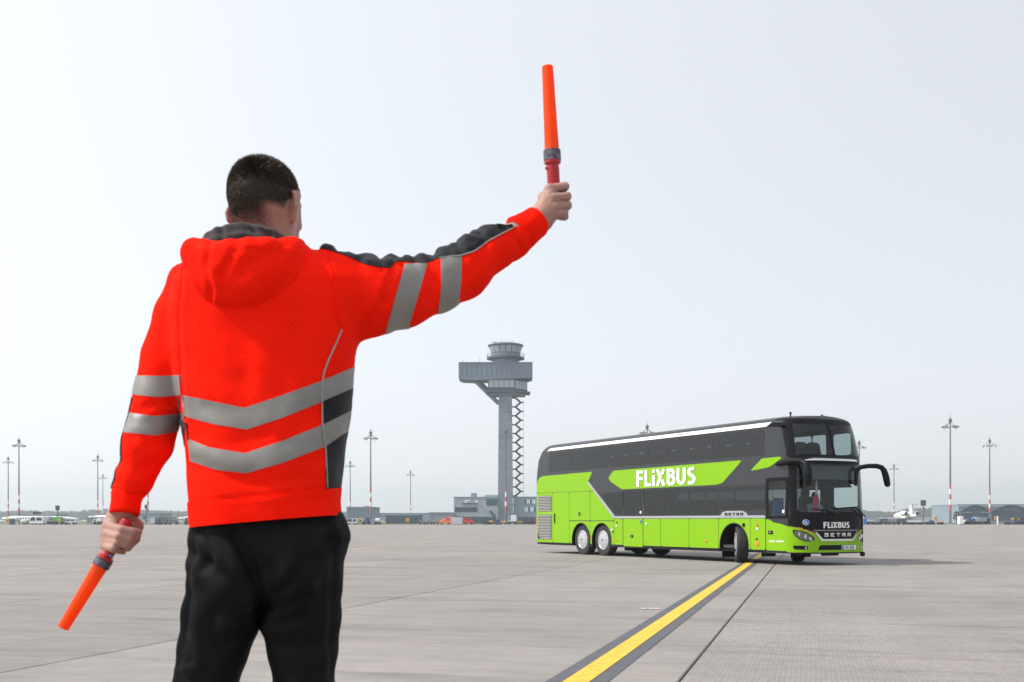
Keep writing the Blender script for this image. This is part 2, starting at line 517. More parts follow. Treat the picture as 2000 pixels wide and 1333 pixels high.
# ---------------------------------------------------------------- far wood along the horizon
def far_wood(name, x0, x1, y, hfun, n):
    """thousands of leaf clumps piled into a ragged tree line"""
    V = []; F = []
    for i in range(n):
        x = x0 + (x1 - x0) * rng.random(); yy = y + rng.uniform(0, 120)
        h = hfun(x) * (.93 + .07 * math.sin(x * .045) + rng.uniform(-.12, .06))
        w = rng.uniform(4.0, 9.0)
        for j in range(34):
            t = rng.random() ** 0.7
            z = h * (0.12 + 0.86 * t); r = w * (1.0 - 0.65 * max(0, t - 0.35))
            cx = x + rng.gauss(0, r * .45); cy = yy + rng.gauss(0, r * .45)
            s = rng.uniform(.6, 1.7); a = rng.random() * 6.28; b = rng.uniform(-.6, .6)
            nn = len(V)
            for k in range(4):
                q = a + k * 1.5708
                V.append((cx + s * math.cos(q), cy + s * .6 * math.sin(q + b), z + s * (math.sin(q) * .9)))
            F.append((nn, nn + 1, nn + 2, nn + 3))
    o = obj(name, np.array(V), np.array(F), M['wood']); tag(o, kind='stuff')
    return o
# heights read off the photograph's skyline
def sky_h(tab):
    xs = [(p[0] - 1000) / FPX * 1500 for p in tab]; hs = [CAM_H + (HORIZON - p[1]) / FPX * 1500 for p in tab]
    return lambda x: float(np.interp(x, xs, hs))
far_wood('far_wood', -860, -200, 1500, sky_h([(-200, 997), (0, 997), (40, 998), (90, 999), (130, 996), (200, 993), (260, 997), (320, 996), (380, 995), (660, 1000), (700, 1002), (840, 1004)]), 900)
far_wood('far_wood', -230, 440, 1500, sky_h([(670, 1000), (760, 1003), (840, 1003), (900, 1006), (1500, 1000), (1640, 997)]), 800)
far_wood('far_wood', 430, 930, 1500, sky_h([(1640, 997), (1690, 996), (1740, 997), (1780, 999), (1800, 995), (1830, 991), (1860, 995), (1880, 999), (2200, 998)]), 800)

# ---------------------------------------------------------------- floodlight masts
def make_mast():
    root = empty('floodlight_mast')
    H = 30.0
    MB().tube([(0, 0, 0), (0, 0, 4.2)], [0.34, 0.32], 12).tube([(0, 0, 11.6), (0, 0, H - 1)], [0.27, 0.16], 12).build('pole', M['steel'], root, True)
    zs = [4.2, 5.7, 7.2, 8.7, 10.2, 11.6]
    for i in range(5):
        MB().tube([(0, 0, zs[i]), (0, 0, zs[i + 1])], [0.335 - .012 * i, 0.325 - .012 * i], 12).build('colour_band', M['band_red'] if i % 2 == 0 else M['band_white'], root, True)
    MB().box((0, 0, 0.15), (1.1, 1.1, 0.3)).build('base_block', M['grey'], root)
    hd = MB()
    hd.lathe([(0.18, H - 1), (0.5, H - .6), (0.55, H - .1), (0.25, H + .1), (0.2, H + .5)], 10)
    hd.tube([(0, 0, H), (0, 0, H + 1.6)], 0.045, 5)
    for k in range(4):
        t = k * math.pi / 2 + 0.5
        d = np.array([math.cos(t), math.sin(t), 0])
        hd.tube([d * .1 + (0, 0, H - .9), d * 1.9 + (0, 0, H - 2.0), d * 2.2 + (0, 0, H - 2.9)], 0.075, 5)
        e = np.array([-d[1], d[0], 0])
        hd.tube([d * 1.9 - e * .9 + (0, 0, H - 2.0), d * 1.9 + e * .9 + (0, 0, H - 2.0)], 0.06, 5)
    hd.build('lamp_frame', M['steel'], root)
    for k in range(4):
        t = k * math.pi / 2 + 0.5
        d = np.array([math.cos(t), math.sin(t), 0]); e = np.array([-d[1], d[0], 0])
        for q in (-.75, .75):
            p = d * 1.95 + e * q + np.array([0, 0, H - 2.25])
            MB().box(p, (0.62, 0.62, 0.22), t).box(p + (0, 0, .2), (0.2, 0.2, 0.3), t).build('floodlight', M['lamp_grey'], root)
    return root
mast_list = [
    (16, 892, 'banded floodlight mast at the left border of the photo, shorter looking of the pair there'),
    (37, 856, 'tall banded floodlight mast behind the parked jet at far left'),
    (191, 888, 'banded floodlight mast over the white truck left of the man in orange'),
    (201, 926, 'small distant banded mast close to the raised sleeve cuff at left'),
    (289, 868, 'banded floodlight mast seen between the lowered arm and the orange hoodie'),
    (684, 900, 'banded floodlight mast just right of the black trousers, before the grey building'),
    (724, 840, 'tallest banded floodlight mast between the man and the control tower'),
    (802, 919, 'thin banded mast behind the long dark hall'),
    (988, 836, 'banded floodlight mast standing in front of the control tower shaft'),
    (1264, 828, 'floodlight mast whose lamp head shows above the middle of the coach roof'),
    (1678, 860, 'floodlight mast emerging behind the raked front of the green coach'),
    (1746, 906, 'banded mast right of the coach mirror, beside the business jet'),
    (1856, 815, 'tallest banded floodlight mast at right, left of the hangar'),
    (1933, 856, 'banded floodlight mast in front of the hangar'),
    (1715, 982, 'tiny far mast over the wood right of the coach'),
    (1789, 983, 'tiny far mast over the wood behind the business jet tail'),
]
mast0 = make_mast()
for i, (px, top, lab) in enumerate(mast_list):
    D = FPX * (30.6 - CAM_H) / (HORIZON - top)
    o = mast0 if i == 0 else copy_tree(mast0)
    p = W(px, HORIZON, D); o.location = (p[0], p[1], -0.03); o.rotation_euler = (0, 0, i * 0.9)
    tag(o, lab, 'light mast', 'floodlight masts around the apron')

# ---------------------------------------------------------------- control tower
TD = 430.0
def tw(px, py, D=TD): return W(px, py, D)
def make_tower():
    base = tw(988, HORIZON); base[2] = 0
    root = empty('control_tower', base); tag(root, 'grey concrete airport control tower with cantilevered deck and zigzag outside stair', 'control tower')
    k = TD / FPX
    X = lambda px: (px - 988) * k
    Z = lambda py: CAM_H + (HORIZON - py) * k
    sh = MB()
    zs = np.linspace(0, Z(770), 15)
    for i in range(14):                                     # storeys of the cast shaft, a recessed joint between each
        t = i / 14; x0 = X(972.6) + t * .35; x1 = X(1002.3) - t * .5
        sh.box(((x0 + x1) / 2, 0, (zs[i] + zs[i + 1]) / 2), (x1 - x0, 6.5, zs[i + 1] - zs[i] - .12))
        sh.box(((x0 + x1) / 2, 0, zs[i + 1] - .06), (x1 - x0 - .2, 6.3, .2))
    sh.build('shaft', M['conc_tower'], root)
    lw = MB().box(((X(953.5) + X(1005.4)) / 2, 0, (Z(744) + Z(765)) / 2), (X(1005.4) - X(953.5), 9.0, Z(744) - Z(765)))
    lw.prism([(X(1005.4), -4.5), (X(1030), -.5), (X(1030), 5), (X(1005.4), 5)], Z(764.5), Z(744.5), 'xy')
    lw.build('observation_room', M['tower_dark'], root)
    def panes(n, pa, pb, z0, z1, name='window'):
        for i in range(n):
            a = pa + (pb - pa) * (i + .06) / n; b = pa + (pb - pa) * (i + .94) / n
            dd = (pb - pa) / np.linalg.norm(pb - pa); nn = np.array([dd[1], -dd[0]]) * .12
            V = [(*(a + nn), z0), (*(b + nn), z0), (*(b + nn), z1), (*(a + nn), z1), (*(a - nn), z0), (*(b - nn), z0), (*(b - nn), z1), (*(a - nn), z1)]
            obj(name, V, [(0, 1, 2, 3), (7, 6, 5, 4), (0, 4, 5, 1), (3, 2, 6, 7), (0, 3, 7, 4), (1, 5, 6, 2)], M['tower_glass'], root)
    panes(5, np.array([X(955), -4.6]), np.array([X(1004.6), -4.6]), Z(759.5), Z(745.5))
    panes(6, np.array([X(1006.2), -4.5]), np.array([X(1029.4), -.75]), Z(762), Z(747))
    MB().prism([(X(950), -5.4), (X(1006), -5.4), (X(1035.5), -.8), (X(1035.5), 6), (X(950), 6)], Z(769.5), Z(765.6), 'xy').build('lower_slab', M['tower_dark'], root)
    MB().prism([(X(958), -4), (X(1006), -4), (X(1026), 0), (X(1026), 5), (X(958), 5)], Z(774), Z(769.6), 'xy').build('soffit', M['conc_tower'], root)
    MB().prism([(X(1003), -5.2), (X(1034), -1), (X(1034), 5.4), (X(1003), 5.4)], Z(743.7), Z(741.8), 'xy').build('sun_shade', M['tower_dark'], root)
    # cantilever deck with a chamfered tip
    dk = MB().prism([(X(897), Z(742)), (X(897), Z(713)), (X(1039.6), Z(711)), (X(1039.6), Z(741.5)), (X(1000), Z(743)), (X(930), Z(746)), (X(904), Z(744.5))], -5.2, 6.0, 'xz')
    dk.build('deck', M['tower_clad'], root)
    for i in range(15):
        MB().box((X(902 + i * 9.6), -5.28, (Z(713) + Z(741)) / 2), (.06, .12, abs(Z(713) - Z(741)) - .8)).build('panel_joint', M['tower_clad'], root)
    MB().box((X(968), -5.33, Z(712.3)), (X(1039) - X(897), .2, .35)).build('parapet', M['tower_clad'], root)
    MB().tube([(X(929), 0, Z(745)), (X(974.5), 0, Z(789))], 0.85, 10).tube([(X(938), 2, Z(745)), (X(954), 2, Z(761))], .5, 8).build('brace', M['conc_tower'], root)
    # upper cab
    cx = X(987.5)
    MB().lathe([(X(1014) - cx, Z(712)), (X(1014) - cx, Z(703))], 20, (cx, 0, 0)).build('cab_neck', M['tower_clad'], root)
    MB().lathe([(X(1018) - cx, Z(704)), (X(1024.5) - cx, Z(702)), (X(1024.5) - cx, Z(699.4)), (X(1017) - cx, Z(697.5))], 20, (cx, 0, 0)).build('gallery', M['tower_dark'], root)
    g = MB(); R = X(1024) - cx
    ring = [(cx + R * math.cos(t), R * math.sin(t), Z(693.5)) for t in np.linspace(0, 2 * math.pi, 25)]
    g.tube(ring, .07, 4, False)
    for p in ring[:-1]: g.tube([p, (p[0], p[1], Z(699.5))], .05, 4)
    g.build('gallery_rail', M['stair'], root)
    r0, r1 = X(1016) - cx, X(1020.5) - cx
    MB().lathe([(r0 - .3, Z(698)), (r1 - .4, Z(677))], 20, (cx, 0, 0)).build('cab_core', M['tower_dark'], root)
    for i in range(16):
        ta, tb = 2 * math.pi * (i + .07) / 16, 2 * math.pi * (i + .93) / 16
        V = []
        for rr0, rr1 in ((r0, r1), (r0 - .2, r1 - .2)):
            V += [(cx + rr0 * math.cos(ta), rr0 * math.sin(ta), Z(691)), (cx + rr0 * math.cos(tb), rr0 * math.sin(tb), Z(691)), (cx + rr1 * math.cos(tb), rr1 * math.sin(tb), Z(679)), (cx + rr1 * math.cos(ta), rr1 * math.sin(ta), Z(679))]
        obj('cab_window', V, [(0, 1, 2, 3), (7, 6, 5, 4), (0, 4, 5, 1), (3, 2, 6, 7), (0, 3, 7, 4), (1, 5, 6, 2)], M['tower_glass'], root)
    MB().lathe([(r0 + .05, Z(697.5)), (r0 + .15, Z(691.6))], 20, (cx, 0, 0)).build('cab_sill', M['tower_clad'], root)
    MB().lathe([(r1 - .1, Z(678)), (X(1022.5) - cx, Z(677)), (X(1022.5) - cx, Z(675)), (X(1010) - cx, Z(671.5)), (.4, Z(670.5))], 20, (cx, 0, 0)).build('cab_roof', M['tower_frame'], root)
    for px_, py_, py2 in ((961, 672, 665), (968, 671, 667), (978, 670.6, 664), (1003, 671, 664), (1014, 673, 667), (904, 713, 702), (937, 712, 700), (1022, 711, 703)):
        MB().tube([(X(px_), 0, Z(py_)), (X(px_), 0, Z(py2))], .06, 5).build('antenna', M['stair'], root)
    for px_, w_ in ((917, 8), (942, 4), (1021, 9), (1032, 8), (967, 6)):
        top = 712 if px_ != 967 else 671.5
        MB().box((X(px_), 1, Z(top - 1.6)), (w_ * k, 2, 3.6 * k + .1)).build('roof_unit', M['grey'], root)
    # zigzag stair
    pz = [Z(786.6 + 17.36 * i) for i in range(13)]
    xl, xl2, xr, xr2 = X(1000), X(1007), X(1017), X(1022.5)
    def stair_part(name, pts, r=.24):
        MB().tube(pts, r, 6).build(name, M['stair'], root)
    zl = [Z(795.3 + 17.36 * i) for i in range(13)]
    stair_part('stair_flight', [(xl2, 0, Z(777.9)), (xr, 0, pz[0])], .4); stair_part('landing', [(xl, 0, Z(777.9)), (xl2, 0, Z(777.9))], .3)
    for i in range(13):
        if pz[i] < .5: break
        stair_part('landing', [(xr, 0, pz[i]), (xr2, 0, pz[i])], .3)
        if zl[i] > .3:
            stair_part('landing', [(xl, 0, zl[i]), (xl2, 0, zl[i])], .3)
            stair_part('stair_flight', [(xr, 0, pz[i]), (xl2, 0, zl[i])], .40)
            if pz[min(i + 1, 12)] > .2 and i < 12: stair_part('stair_flight', [(xl2, 0, zl[i]), (xr, 0, pz[i + 1])], .40)
    for i in range(0, 13):
        if zl[i] < 1: break
        stair_part('handrail', [(xr, -.5, pz[i] + 1.1), (xl2, -.5, zl[i] + 1.1)], .04)
    stair_part('stair_post', [(X(1022), 0, 0), (X(1022), 0, pz[0] + 1)], .05)
    return root
tower = make_tower()

# low building at the tower's foot
def far_building(name, label, D, x0, x1, ytop, ybot, depth, m, extra=None, cat='building'):
    k = D / FPX
    c = W((x0 + x1) / 2, HORIZON, D); c[2] = -0.03
    root = empty(name, c); tag(root, label, cat)
    X = lambda px: (px - (x0 + x1) / 2) * k
    Z = lambda py: max(0.0, CAM_H + (HORIZON - py) * k)
    MB().box((0, depth / 2, (Z(ytop) + Z(ybot)) / 2), ((x1 - x0) * k, depth, Z(ytop) - Z(ybot))).build('wall', m, root)
    MB().box((0, depth / 2, Z(ytop) + .12), ((x1 - x0) * k + .4, depth + .4, .3)).build('roof', M['facade2'] if m is not M['facade2'] else M['facade'], root)
    if extra: extra(root, X, Z)
    return root
def bx_part(root, X, Z, name, x0, x1, y0, y1, m, yoff=0.0, th=0.12):
    return MB().box(((X(x0) + X(x1)) / 2, yoff - th / 2 + .02, (Z(y0) + Z(y1)) / 2), (X(x1) - X(x0), th, abs(Z(y0) - Z(y1)))).build(name, m, root)
def ex_tower_base(root, X, Z):
    for (a, b, c, d, m) in ((888, 932, 991, 1000, 'winstrip'), (950, 971.5, 974.7, 987.5, 'teal'), (907.7, 912, 977, 982, 'reflwin'), (912.8, 918.5, 977, 979.5, 'reflwin'), (929, 933, 977.5, 981.5, 'reflwin')):
        bx_part(root, X, Z, 'window', a, b, c, d, M[m])
    bx_part(root, X, Z, 'glazed_ground_floor', 888, 968, 1009.5, 1023, M['winstrip'])
    for i in range(9): bx_part(root, X, Z, 'mullion', 892 + i * 8.6, 892.7 + i * 8.6, 1010, 1023, M['tower_frame'], -.1)
    MB().box((X(925), 5, Z(967.5)), (11 * TD / FPX, 5, 9 * TD / FPX)).build('roof_plant', M['facade2'], root)
    MB().box((X(959.5), 6, Z(969.5)), (25.5 * TD / FPX, 10, 5.5 * TD / FPX)).build('roof_block', M['facade'], root)
    MB().tube([(X(957), -.7, Z(998)), (X(967), -.7, Z(1009))], .45, 6).build('outside_stair', M['winstrip'], root)
    MB().box((X(917), -.1, Z(984)), (30 * TD / FPX, .12, .35)).build('facade_rail', M['winstrip'], root)
    for i in range(7): MB().tube([(X(904 + i * 6), -.4, Z(984.5)), (X(904 + i * 6), -.4, Z(991))], .05, 4).build('rail_post', M['winstrip'], root)
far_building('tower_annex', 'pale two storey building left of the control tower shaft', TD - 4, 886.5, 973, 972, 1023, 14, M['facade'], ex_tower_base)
def ex_right(root, X, Z):
    for r, (ya, yb) in enumerate(((976, 984), (991, 999.5))):
        for i in range(6): bx_part(root, X, Z, 'window', 1025 + i * 3.6, 1027.6 + i * 3.6, ya, yb, M['reflwin'] if (i + r) % 3 else M['teal'])
    bx_part(root, X, Z, 'glazed_ground_floor', 1012, 1048, 1010, 1022, M['hall'])
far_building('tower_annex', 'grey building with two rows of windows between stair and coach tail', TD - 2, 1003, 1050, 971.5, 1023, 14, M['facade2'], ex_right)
def ex_canopy(root, X, Z):
    for i in range(10): MB().box((X(840 + i * 5), 0.2, (Z(1009) + Z(1023)) / 2), (.25, .25, abs(Z(1009) - Z(1023)))).build('post', M['grey'], root)
far_building('canopy_roof', 'long low grey canopy left of the tower annex', TD - 6, 838, 886, 1002, 1009, 8, M['facade2'], ex_canopy, 'canopy')
def ex_a(root, X, Z):
    MB().box((X(714), 4, Z(989.6)), (8 * 380 / FPX, 4, 3 * 380 / FPX)).build('roof_plant', M['grey'], root)
    for i in range(10): bx_part(root, X, Z, 'cladding_joint', 680 + i * 4.9, 680.3 + i * 4.9, 993, 1012, M['hall'])
    bx_part(root, X, Z, 'gate', 683, 690, 1012, 1021, M['hall'])
far_building('cargo_hall', 'grey box shaped hall right of the man behind two masts', 380, 677, 728, 991.5, 1022, 20, M['facade2'], ex_a)
def ex_hall(root, X, Z):
    for i in range(12): bx_part(root, X, Z, 'wall_panel', 754 + i * 5.4, 758.8 + i * 5.4, 1008, 1020, M['hall'], 0, .2)
far_building('dark_hall', 'long low dark blue hall behind the yellow sign', 345, 753, 818, 1007, 1023, 14, M['hall'], ex_hall)
def ex_mid(root, X, Z):
    for i in range(6): bx_part(root, X, Z, 'window', 735 + i * 15, 745 + i * 15, 1006, 1008.5, M['winstrip'])
far_building('far_terminal', 'hazy low building strip above the dark hall', 620, 730, 838, 1003, 1016, 20, M['facade2'], ex_mid)
def ex_l(root, X, Z):
    bx_part(root, X, Z, 'gate', 280, 286, 1009, 1014, M['hall']); bx_part(root, X, Z, 'gate', 294, 303, 1013, 1022, M['offwhite'])
    bx_part(root, X, Z, 'side_wall', 304.5, 311.8, 1005, 1022, M['grey'])
far_building('cargo_hall', 'small grey hall seen between the lowered arm and the hoodie', 345, 271.5, 312, 1004.5, 1023, 12, M['facade'], ex_l)
def ex_ll(root, X, Z):
    for i in range(5): bx_part(root, X, Z, 'window', 44 + i * 12, 52 + i * 12, 1010, 1014, M['winstrip'])
    MB().box((X(63), 3, Z(1003)), (1.6, 1.6, 1.2)).box((X(68.5), 3, Z(1003)), (1.6, 1.6, 1.2)).build('roof_unit', M['dark'], root)
far_building('far_terminal', 'low pale blue building behind the bus at far left', 420, 36, 108, 1006, 1022, 12, M['facade2'], ex_ll)
def ex_hangar(root, X, Z):
    # shallow arched trusses over the gates
    for (xa, xm, xb) in ((1876, 1908, 1932), (1936, 1972, 2010)):
        ar = MB(); pts = []
        for i in range(11):
            t = i / 10; px_ = xa + (xb - xa) * t; py_ = 999 - 11.5 * math.sin(math.pi * t)
            pts.append((X(px_), -.35, Z(py_)))
        ar.tube(pts, .5, 6)
        for i in range(10):
            ar.tube([pts[i], (pts[i + 1][0], -.35, Z(1000))], .18, 4); ar.tube([(pts[i][0], -.35, Z(1000)), pts[i + 1]], .18, 4)
        ar.build('arch_truss', M['hall'], root)
        bx_part(root, X, Z, 'gate', xa + 1, xb - 1, 1000, 1017, M['hall'])
    for i in range(26):
        bx_part(root, X, Z, 'roof_panel', 1873 + i * 6.5, 1879 + i * 6.5, 986.5, 990, M['facade'], 0, .3)
    bx_part(root, X, Z, 'gate_frame', 1899, 1914, 992, 1008, M['hall'], -.2, .3)
    for (a, b) in ((1877, 1899), (1914, 1930)): bx_part(root, X, Z, 'lintel', a, b, 1000, 1001.5, M['offwhite'], -.3)
far_building('hangar', 'wide blue grey hangar with two arched trusses at the right border', 470, 1872, 2045, 986, 1022, 30, M['facade2'], ex_hangar)
far_building('far_terminal', 'low pale strip building behind the coach front and the jet', 640, 1688, 1846, 1009, 1016, 12, M['facade'])
far_building('service_shed', 'small grey shed left of the white truck under the mast', 338, 169, 184, 1012, 1024, 6, M['grey'], None, 'shed')
# ---------------------------------------------------------------- vehicles and gear along the far edge of the apron
FD = 314.0
def far_root(name, label, cat, x0, x1, D=FD, group=None, rz=0.0):
    p = W((x0 + x1) / 2, HORIZON, D); p[2] = -0.03
    r = empty(name, p, rz); tag(r, label, cat, group)
    return r, (x1 - x0) * D / FPX
def wheels(root, xs, w=2.3, r=0.45):
    for x in xs:
        for y in (-w / 2, w / 2):
            MB().lathe([(r * .55, -.14), (r, -.12), (r, .12), (r * .55, .14)], 12, (x, y, r), 'y').build('wheel', M['tyre'], root)
def box_truck(label, x0, x1, h, cab, box_m, cab_m, cat='truck', name='box_truck', group=None, D=FD, split=0.28):
    r, L = far_root(name, label, cat, x0, x1, D, group)
    s = 1 if cab == 'r' else -1
    lc = L * split; cx = s * (L / 2 - lc / 2)
    bl = L - lc - .2; bc = -s * (L / 2 - bl / 2)
    MB().box((bc, 0, .9 + (h - .9) / 2), (bl, 2.4, h - .9), 0, .06).build('cargo_box', box_m, r)
    hc = min(h * .86, 2.6)
    MB().prism([(cx - lc / 2, .5), (cx + lc / 2, .5), (cx + lc / 2, hc * (.62 if s > 0 else 1)), (cx + lc * (.3 if s > 0 else .5), hc), (cx - lc * (.5 if s > 0 else .3), hc), (cx - lc / 2, hc * (1 if s > 0 else .62))], -1.15, 1.15).build('cab', cab_m, r)
    MB().box((cx, -1.17, hc * .74), (lc * .5, .06, hc * .26)).build('window', M['vglass'], r)
    MB().box((0, 0, .62), (L * .96, 1.0, .22)).build('chassis', M['dark'], r)
    wheels(r, (cx, bc - s * bl * .28))
    return r
def van(label, x0, x1, h, m, front, name='van', group=None, D=FD):
    r, L = far_root(name, label, 'van', x0, x1, D, group); s = 1 if front == 'r' else -1
    MB().prism([(s * a, b) for a, b in ((-L / 2, .4), (L / 2, .4), (L / 2, h * .5), (L * .36, h * .62), (L * .22, h), (-L * .48, h), (-L / 2, h * .9))], -.95, .95).build('body', m, r)
    MB().prism([(s * a, b) for a, b in ((L * .31, h * .63), (L * .2, h * .92), (L * .05, h * .92), (L * .05, h * .63))], -.99, .99).build('window', M['vglass'], r)
    MB().box((-s * L * .2, 0, h * .76), (L * .3, 1.95, h * .22)).build('side_window', M['vglass'], r)
    wheels(r, (-L * .3, L * .3), 1.8, .35); return r
def far_bus(label, x0, x1, h, m, front, D=FD):
    r, L = far_root('airport_bus', label, 'bus', x0, x1, D); s = 1 if front == 'r' else -1
    MB().prism([(s * a, b) for a, b in ((-L / 2, .35), (L / 2, .35), (L / 2 - .1, h * .55), (L / 2 - .7, h), (-L / 2, h))], -1.3, 1.3).build('body', m, r)
    MB().prism([(s * a, b) for a, b in ((L / 2 - .12, h * .48), (L / 2 - .62, h * .9), (L / 2 - 1.6, h * .9), (L / 2 - 1.6, h * .48))], -1.34, 1.34).build('windscreen', M['vglass'], r)
    n = max(2, int(L / 2))
    for i in range(n - 1):
        w = (L - 2.2) / (n - 1)
        MB().box((s * (-L / 2 + .3 + w * (i + .5)), 0, h * .68), (w * .88, 2.66, h * .36)).build('window', M['vglass'], r)
    wheels(r, (-L * .3, L * .3), 2.2, .48); return r
def cart(label, x0, x1, h, m, kind='rail', group='baggage carts parked along the apron edge', D=FD):
    r, L = far_root('baggage_cart', label, 'cart', x0, x1, D, group)
    MB().box((0, 0, .55), (L, 1.6, .14)).build('platform', M['dark'], r)
    if kind == 'rail':
        f = MB()
        for x in np.linspace(-L / 2 + .06, L / 2 - .06, 4):
            for y in (-.75, .75): f.box((x, y, (h + .6) / 2), (.08, .08, h - .6))
        for y in (-.75, .75):
            for z in (h * .62, h * .98): f.box((0, y, z), (L, .07, .07))
        f.box((0, 0, h + .03), (L, 1.7, .06)); f.build('frame', m, r)
        MB().box((0, .1, .62 + (h - .8) * .35), (L * .8, 1.2, (h - .8) * .7)).build('load', M['grey'], r)
    else:
        MB().box((0, 0, .62 + (h - .62) / 2), (L * .94, 1.5, h - .62), 0, .05).build('container', m, r)
    MB().tube([(L / 2, 0, .5), (L / 2 + .7, 0, .35)], .05, 5).build('drawbar', M['dark'], r)
    wheels(r, (-L * .32, L * .32), 1.3, .26); return r
def container(label, x0, x1, h, m, D=FD, name='container'):
    r, L = far_root(name, label, 'container', x0, x1, D)
    MB().box((0, 0, h / 2 + .1), (L, 1.8, h), 0, .04).build('shell', m, r)
    for i in range(max(2, int(L / .6))): MB().box((-L / 2 + .3 + i * .6, -.93, h / 2 + .1), (.12, .06, h * .86)).build('rib', m, r)
    MB().box((0, 0, .06), (L * .9, 1.5, .12)).build('skid', M['dark'], r); return r
def tug(label, x0, x1, m, D=FD):
    r, L = far_root('tow_tractor', label, 'tractor', x0, x1, D)
    MB().prism([(-L / 2, .35), (L / 2, .35), (L / 2, 1.0), (L * .12, 1.15), (L * .1, 1.2), (-L / 2, 1.1)], -.8, .8).build('body', m, r)
    MB().box((-L * .15, 0, 1.55), (L * .4, 1.3, .7)).build('cab', M['vglass'], r)
    MB().box((-L * .15, 0, 1.95), (L * .44, 1.4, .08)).build('roof', m, r)
    wheels(r, (-L * .3, L * .3), 1.4, .4); return r
def sign_board(label, x0, x1, y0, y1, yb, m, D=FD, name='sign', legs=2):
    r, L = far_root(name, label, 'sign', x0, x1, D)
    k = D / FPX; z0 = CAM_H + (HORIZON - y1) * k; z1 = CAM_H + (HORIZON - y0) * k
    MB().box((0, 0, (z0 + z1) / 2), (L, .15, z1 - z0), 0, .03).build('panel', m, r)
    MB().box((0, -.09, (z0 + z1) / 2), (L * .5, .03, (z1 - z0) * .35)).build('symbol', M['dark'], r)
    for i in range(legs):
        x = 0 if legs == 1 else (-L * .33 + i * L * .66)
        MB().tube([(x, 0, 0), (x, 0, z0)], .09 if legs == 1 else .07, 6).build('post', M['steel'], r)
    return r
def panel_on_post(label, x0, x1, y0, y1, D=FD):
    r, L = far_root('display_panel', label, 'display panel', x0, x1, D); k = D / FPX
    z0 = CAM_H + (HORIZON - y1) * k; z1 = CAM_H + (HORIZON - y0) * k
    for s in (-1, 1): MB().box((s * L * .26, 0, (z0 + z1) / 2), (L * .48, .5, z1 - z0), 0, .05).build('panel', M['dark'], r)
    MB().box((0, -.2, (z0 + z1) / 2), (L * .06, .2, z1 - z0 - .2)).build('divider', M['grey'], r)
    MB().tube([(0, 0, 0), (0, 0, z0)], .2, 8).build('post', M['steel'], r); return r

def airliner(label, xn, L_m, ytop, ybot, D, nose='l', fin=False):
    """white jet seen side-on; nose at photograph column xn"""
    k = D / FPX; R = (ybot - ytop) * k / 2; zc = CAM_H + (HORIZON - (ytop + ybot) / 2) * k
    p = W(xn, HORIZON, D); p[2] = -0.03
    root = empty('passenger_jet', p); tag(root, label, 'airliner', 'white jets parked at the left')
    s = 1 if nose == 'l' else -1
    prof = [(0.05, 0), (R * .35, .4), (R * .62, 1.1), (R * .85, 2.4), (R, 4.5), (R, L_m * .68), (R * .72, L_m * .85), (R * .25, L_m)]
    MB().lathe([(r, s * h) for r, h in prof], 20, (0, 0, zc), 'x').build('fuselage', M['white'], root, True)
    MB().prism([(s * 1.35, zc + R * .34), (s * 2.3, zc + R * .74), (s * 3.1, zc + R * .72), (s * 2.9, zc + R * .38)], -R * .66, R * .66).build('cockpit_window', M['vglass'], root)
    wr = MB()
    for i in range(int((L_m * .6) / .9)): wr.box((s * (5.5 + i * .9), -R * .985, zc + R * .22), (.35, .1, .4))
    wr.build('window_row', M['vglass'], root)
    MB().prism([(s * (L_m * .36), -1), (s * (L_m * .48), -1), (s * (L_m * .62), -14), (s * (L_m * .56), -14)], zc - R * .75, zc - R * .6, 'xy').build('wing', M['offwhite'], root)
    MB().lathe([(.5, -1.6), (.8, -1.2), (.75, .6), (.4, 1.6)], 12, (s * L_m * .42, -5, zc - R * 1.15), 'x').build('engine', M['offwhite'], root, True)
    for x in (3.5, L_m * .5):
        MB().tube([(s * x, 0, .4), (s * x, 0, zc - R * .9)], .12, 6).build('gear_leg', M['grey'], root)
        wheels(root, (s * x,), 1.6, .42)
    MB().prism([(s * L_m * .84, zc + R * .5), (s * (L_m * .94), zc + R * 3.2), (s * (L_m * 1.0), zc + R * 3.2), (s * L_m * .98, zc + R * .3)], -.12, .12).build('tail_fin', M['white'], root) if fin else None
    return root
airliner('white jet with its nose at the left border, behind the two banded masts', 2, 24, 1008, 1018.5, 350)
airliner('white jet half hidden behind the lowered hand, left of the sleeve cuff', 170, 15.5, 1006.5, 1017, 365)
airliner('white jet whose nose shows between the lowered arm and the hoodie', 344, 22, 1008.5, 1018, 360)

far_bus('white airport bus with dark windscreen at far left', 61, 88, 2.3, M['white'], 'l')
box_truck('pale box truck between the white bus and the green vehicle', 88, 106, 2.35, 'r', M['offwhite'], M['facade'], D=FD + 4)
box_truck('green service truck with a yellow plate at far left', 105.5, 127.5, 2.2, 'r', M['vgreen'], M['vgreen'], name='service_truck', D=FD)
sign_board('yellow plate in front of the green service truck', 113, 119, 1014, 1020, 1024, M['sign_y'], FD - 3)
van('grey van with dark rear right of the green service truck', 128, 151, 1.65, M['offwhite'], 'l')
box_truck('white truck with dark cab windows under the left mast pair', 184, 200, 1.9, 'l', M['white'], M['white'], D=FD, split=.5)
panel_on_post('dark panel on a post above the green service truck', 108.5, 116, 987.5, 997)
panel_on_post('dark panel on a post beside the mast under the lowered arm', 283, 287.5, 986, 994, FD + 8)
sign_board('yellow plate at the foot of the leftmost mast', 13, 17.5, 1012, 1023, 1024, M['sign_y'], FD)
container('dark cabinet between the two leftmost masts', 21, 27, 1.6, M['hall'], name='cabinet')
cart('barred baggage cart next to the small grey hall', 304, 312, 1.9, M['dark'])
cart('middle barred cart under the arm, left of the jet nose', 313, 326, 2.0, M['dark'])
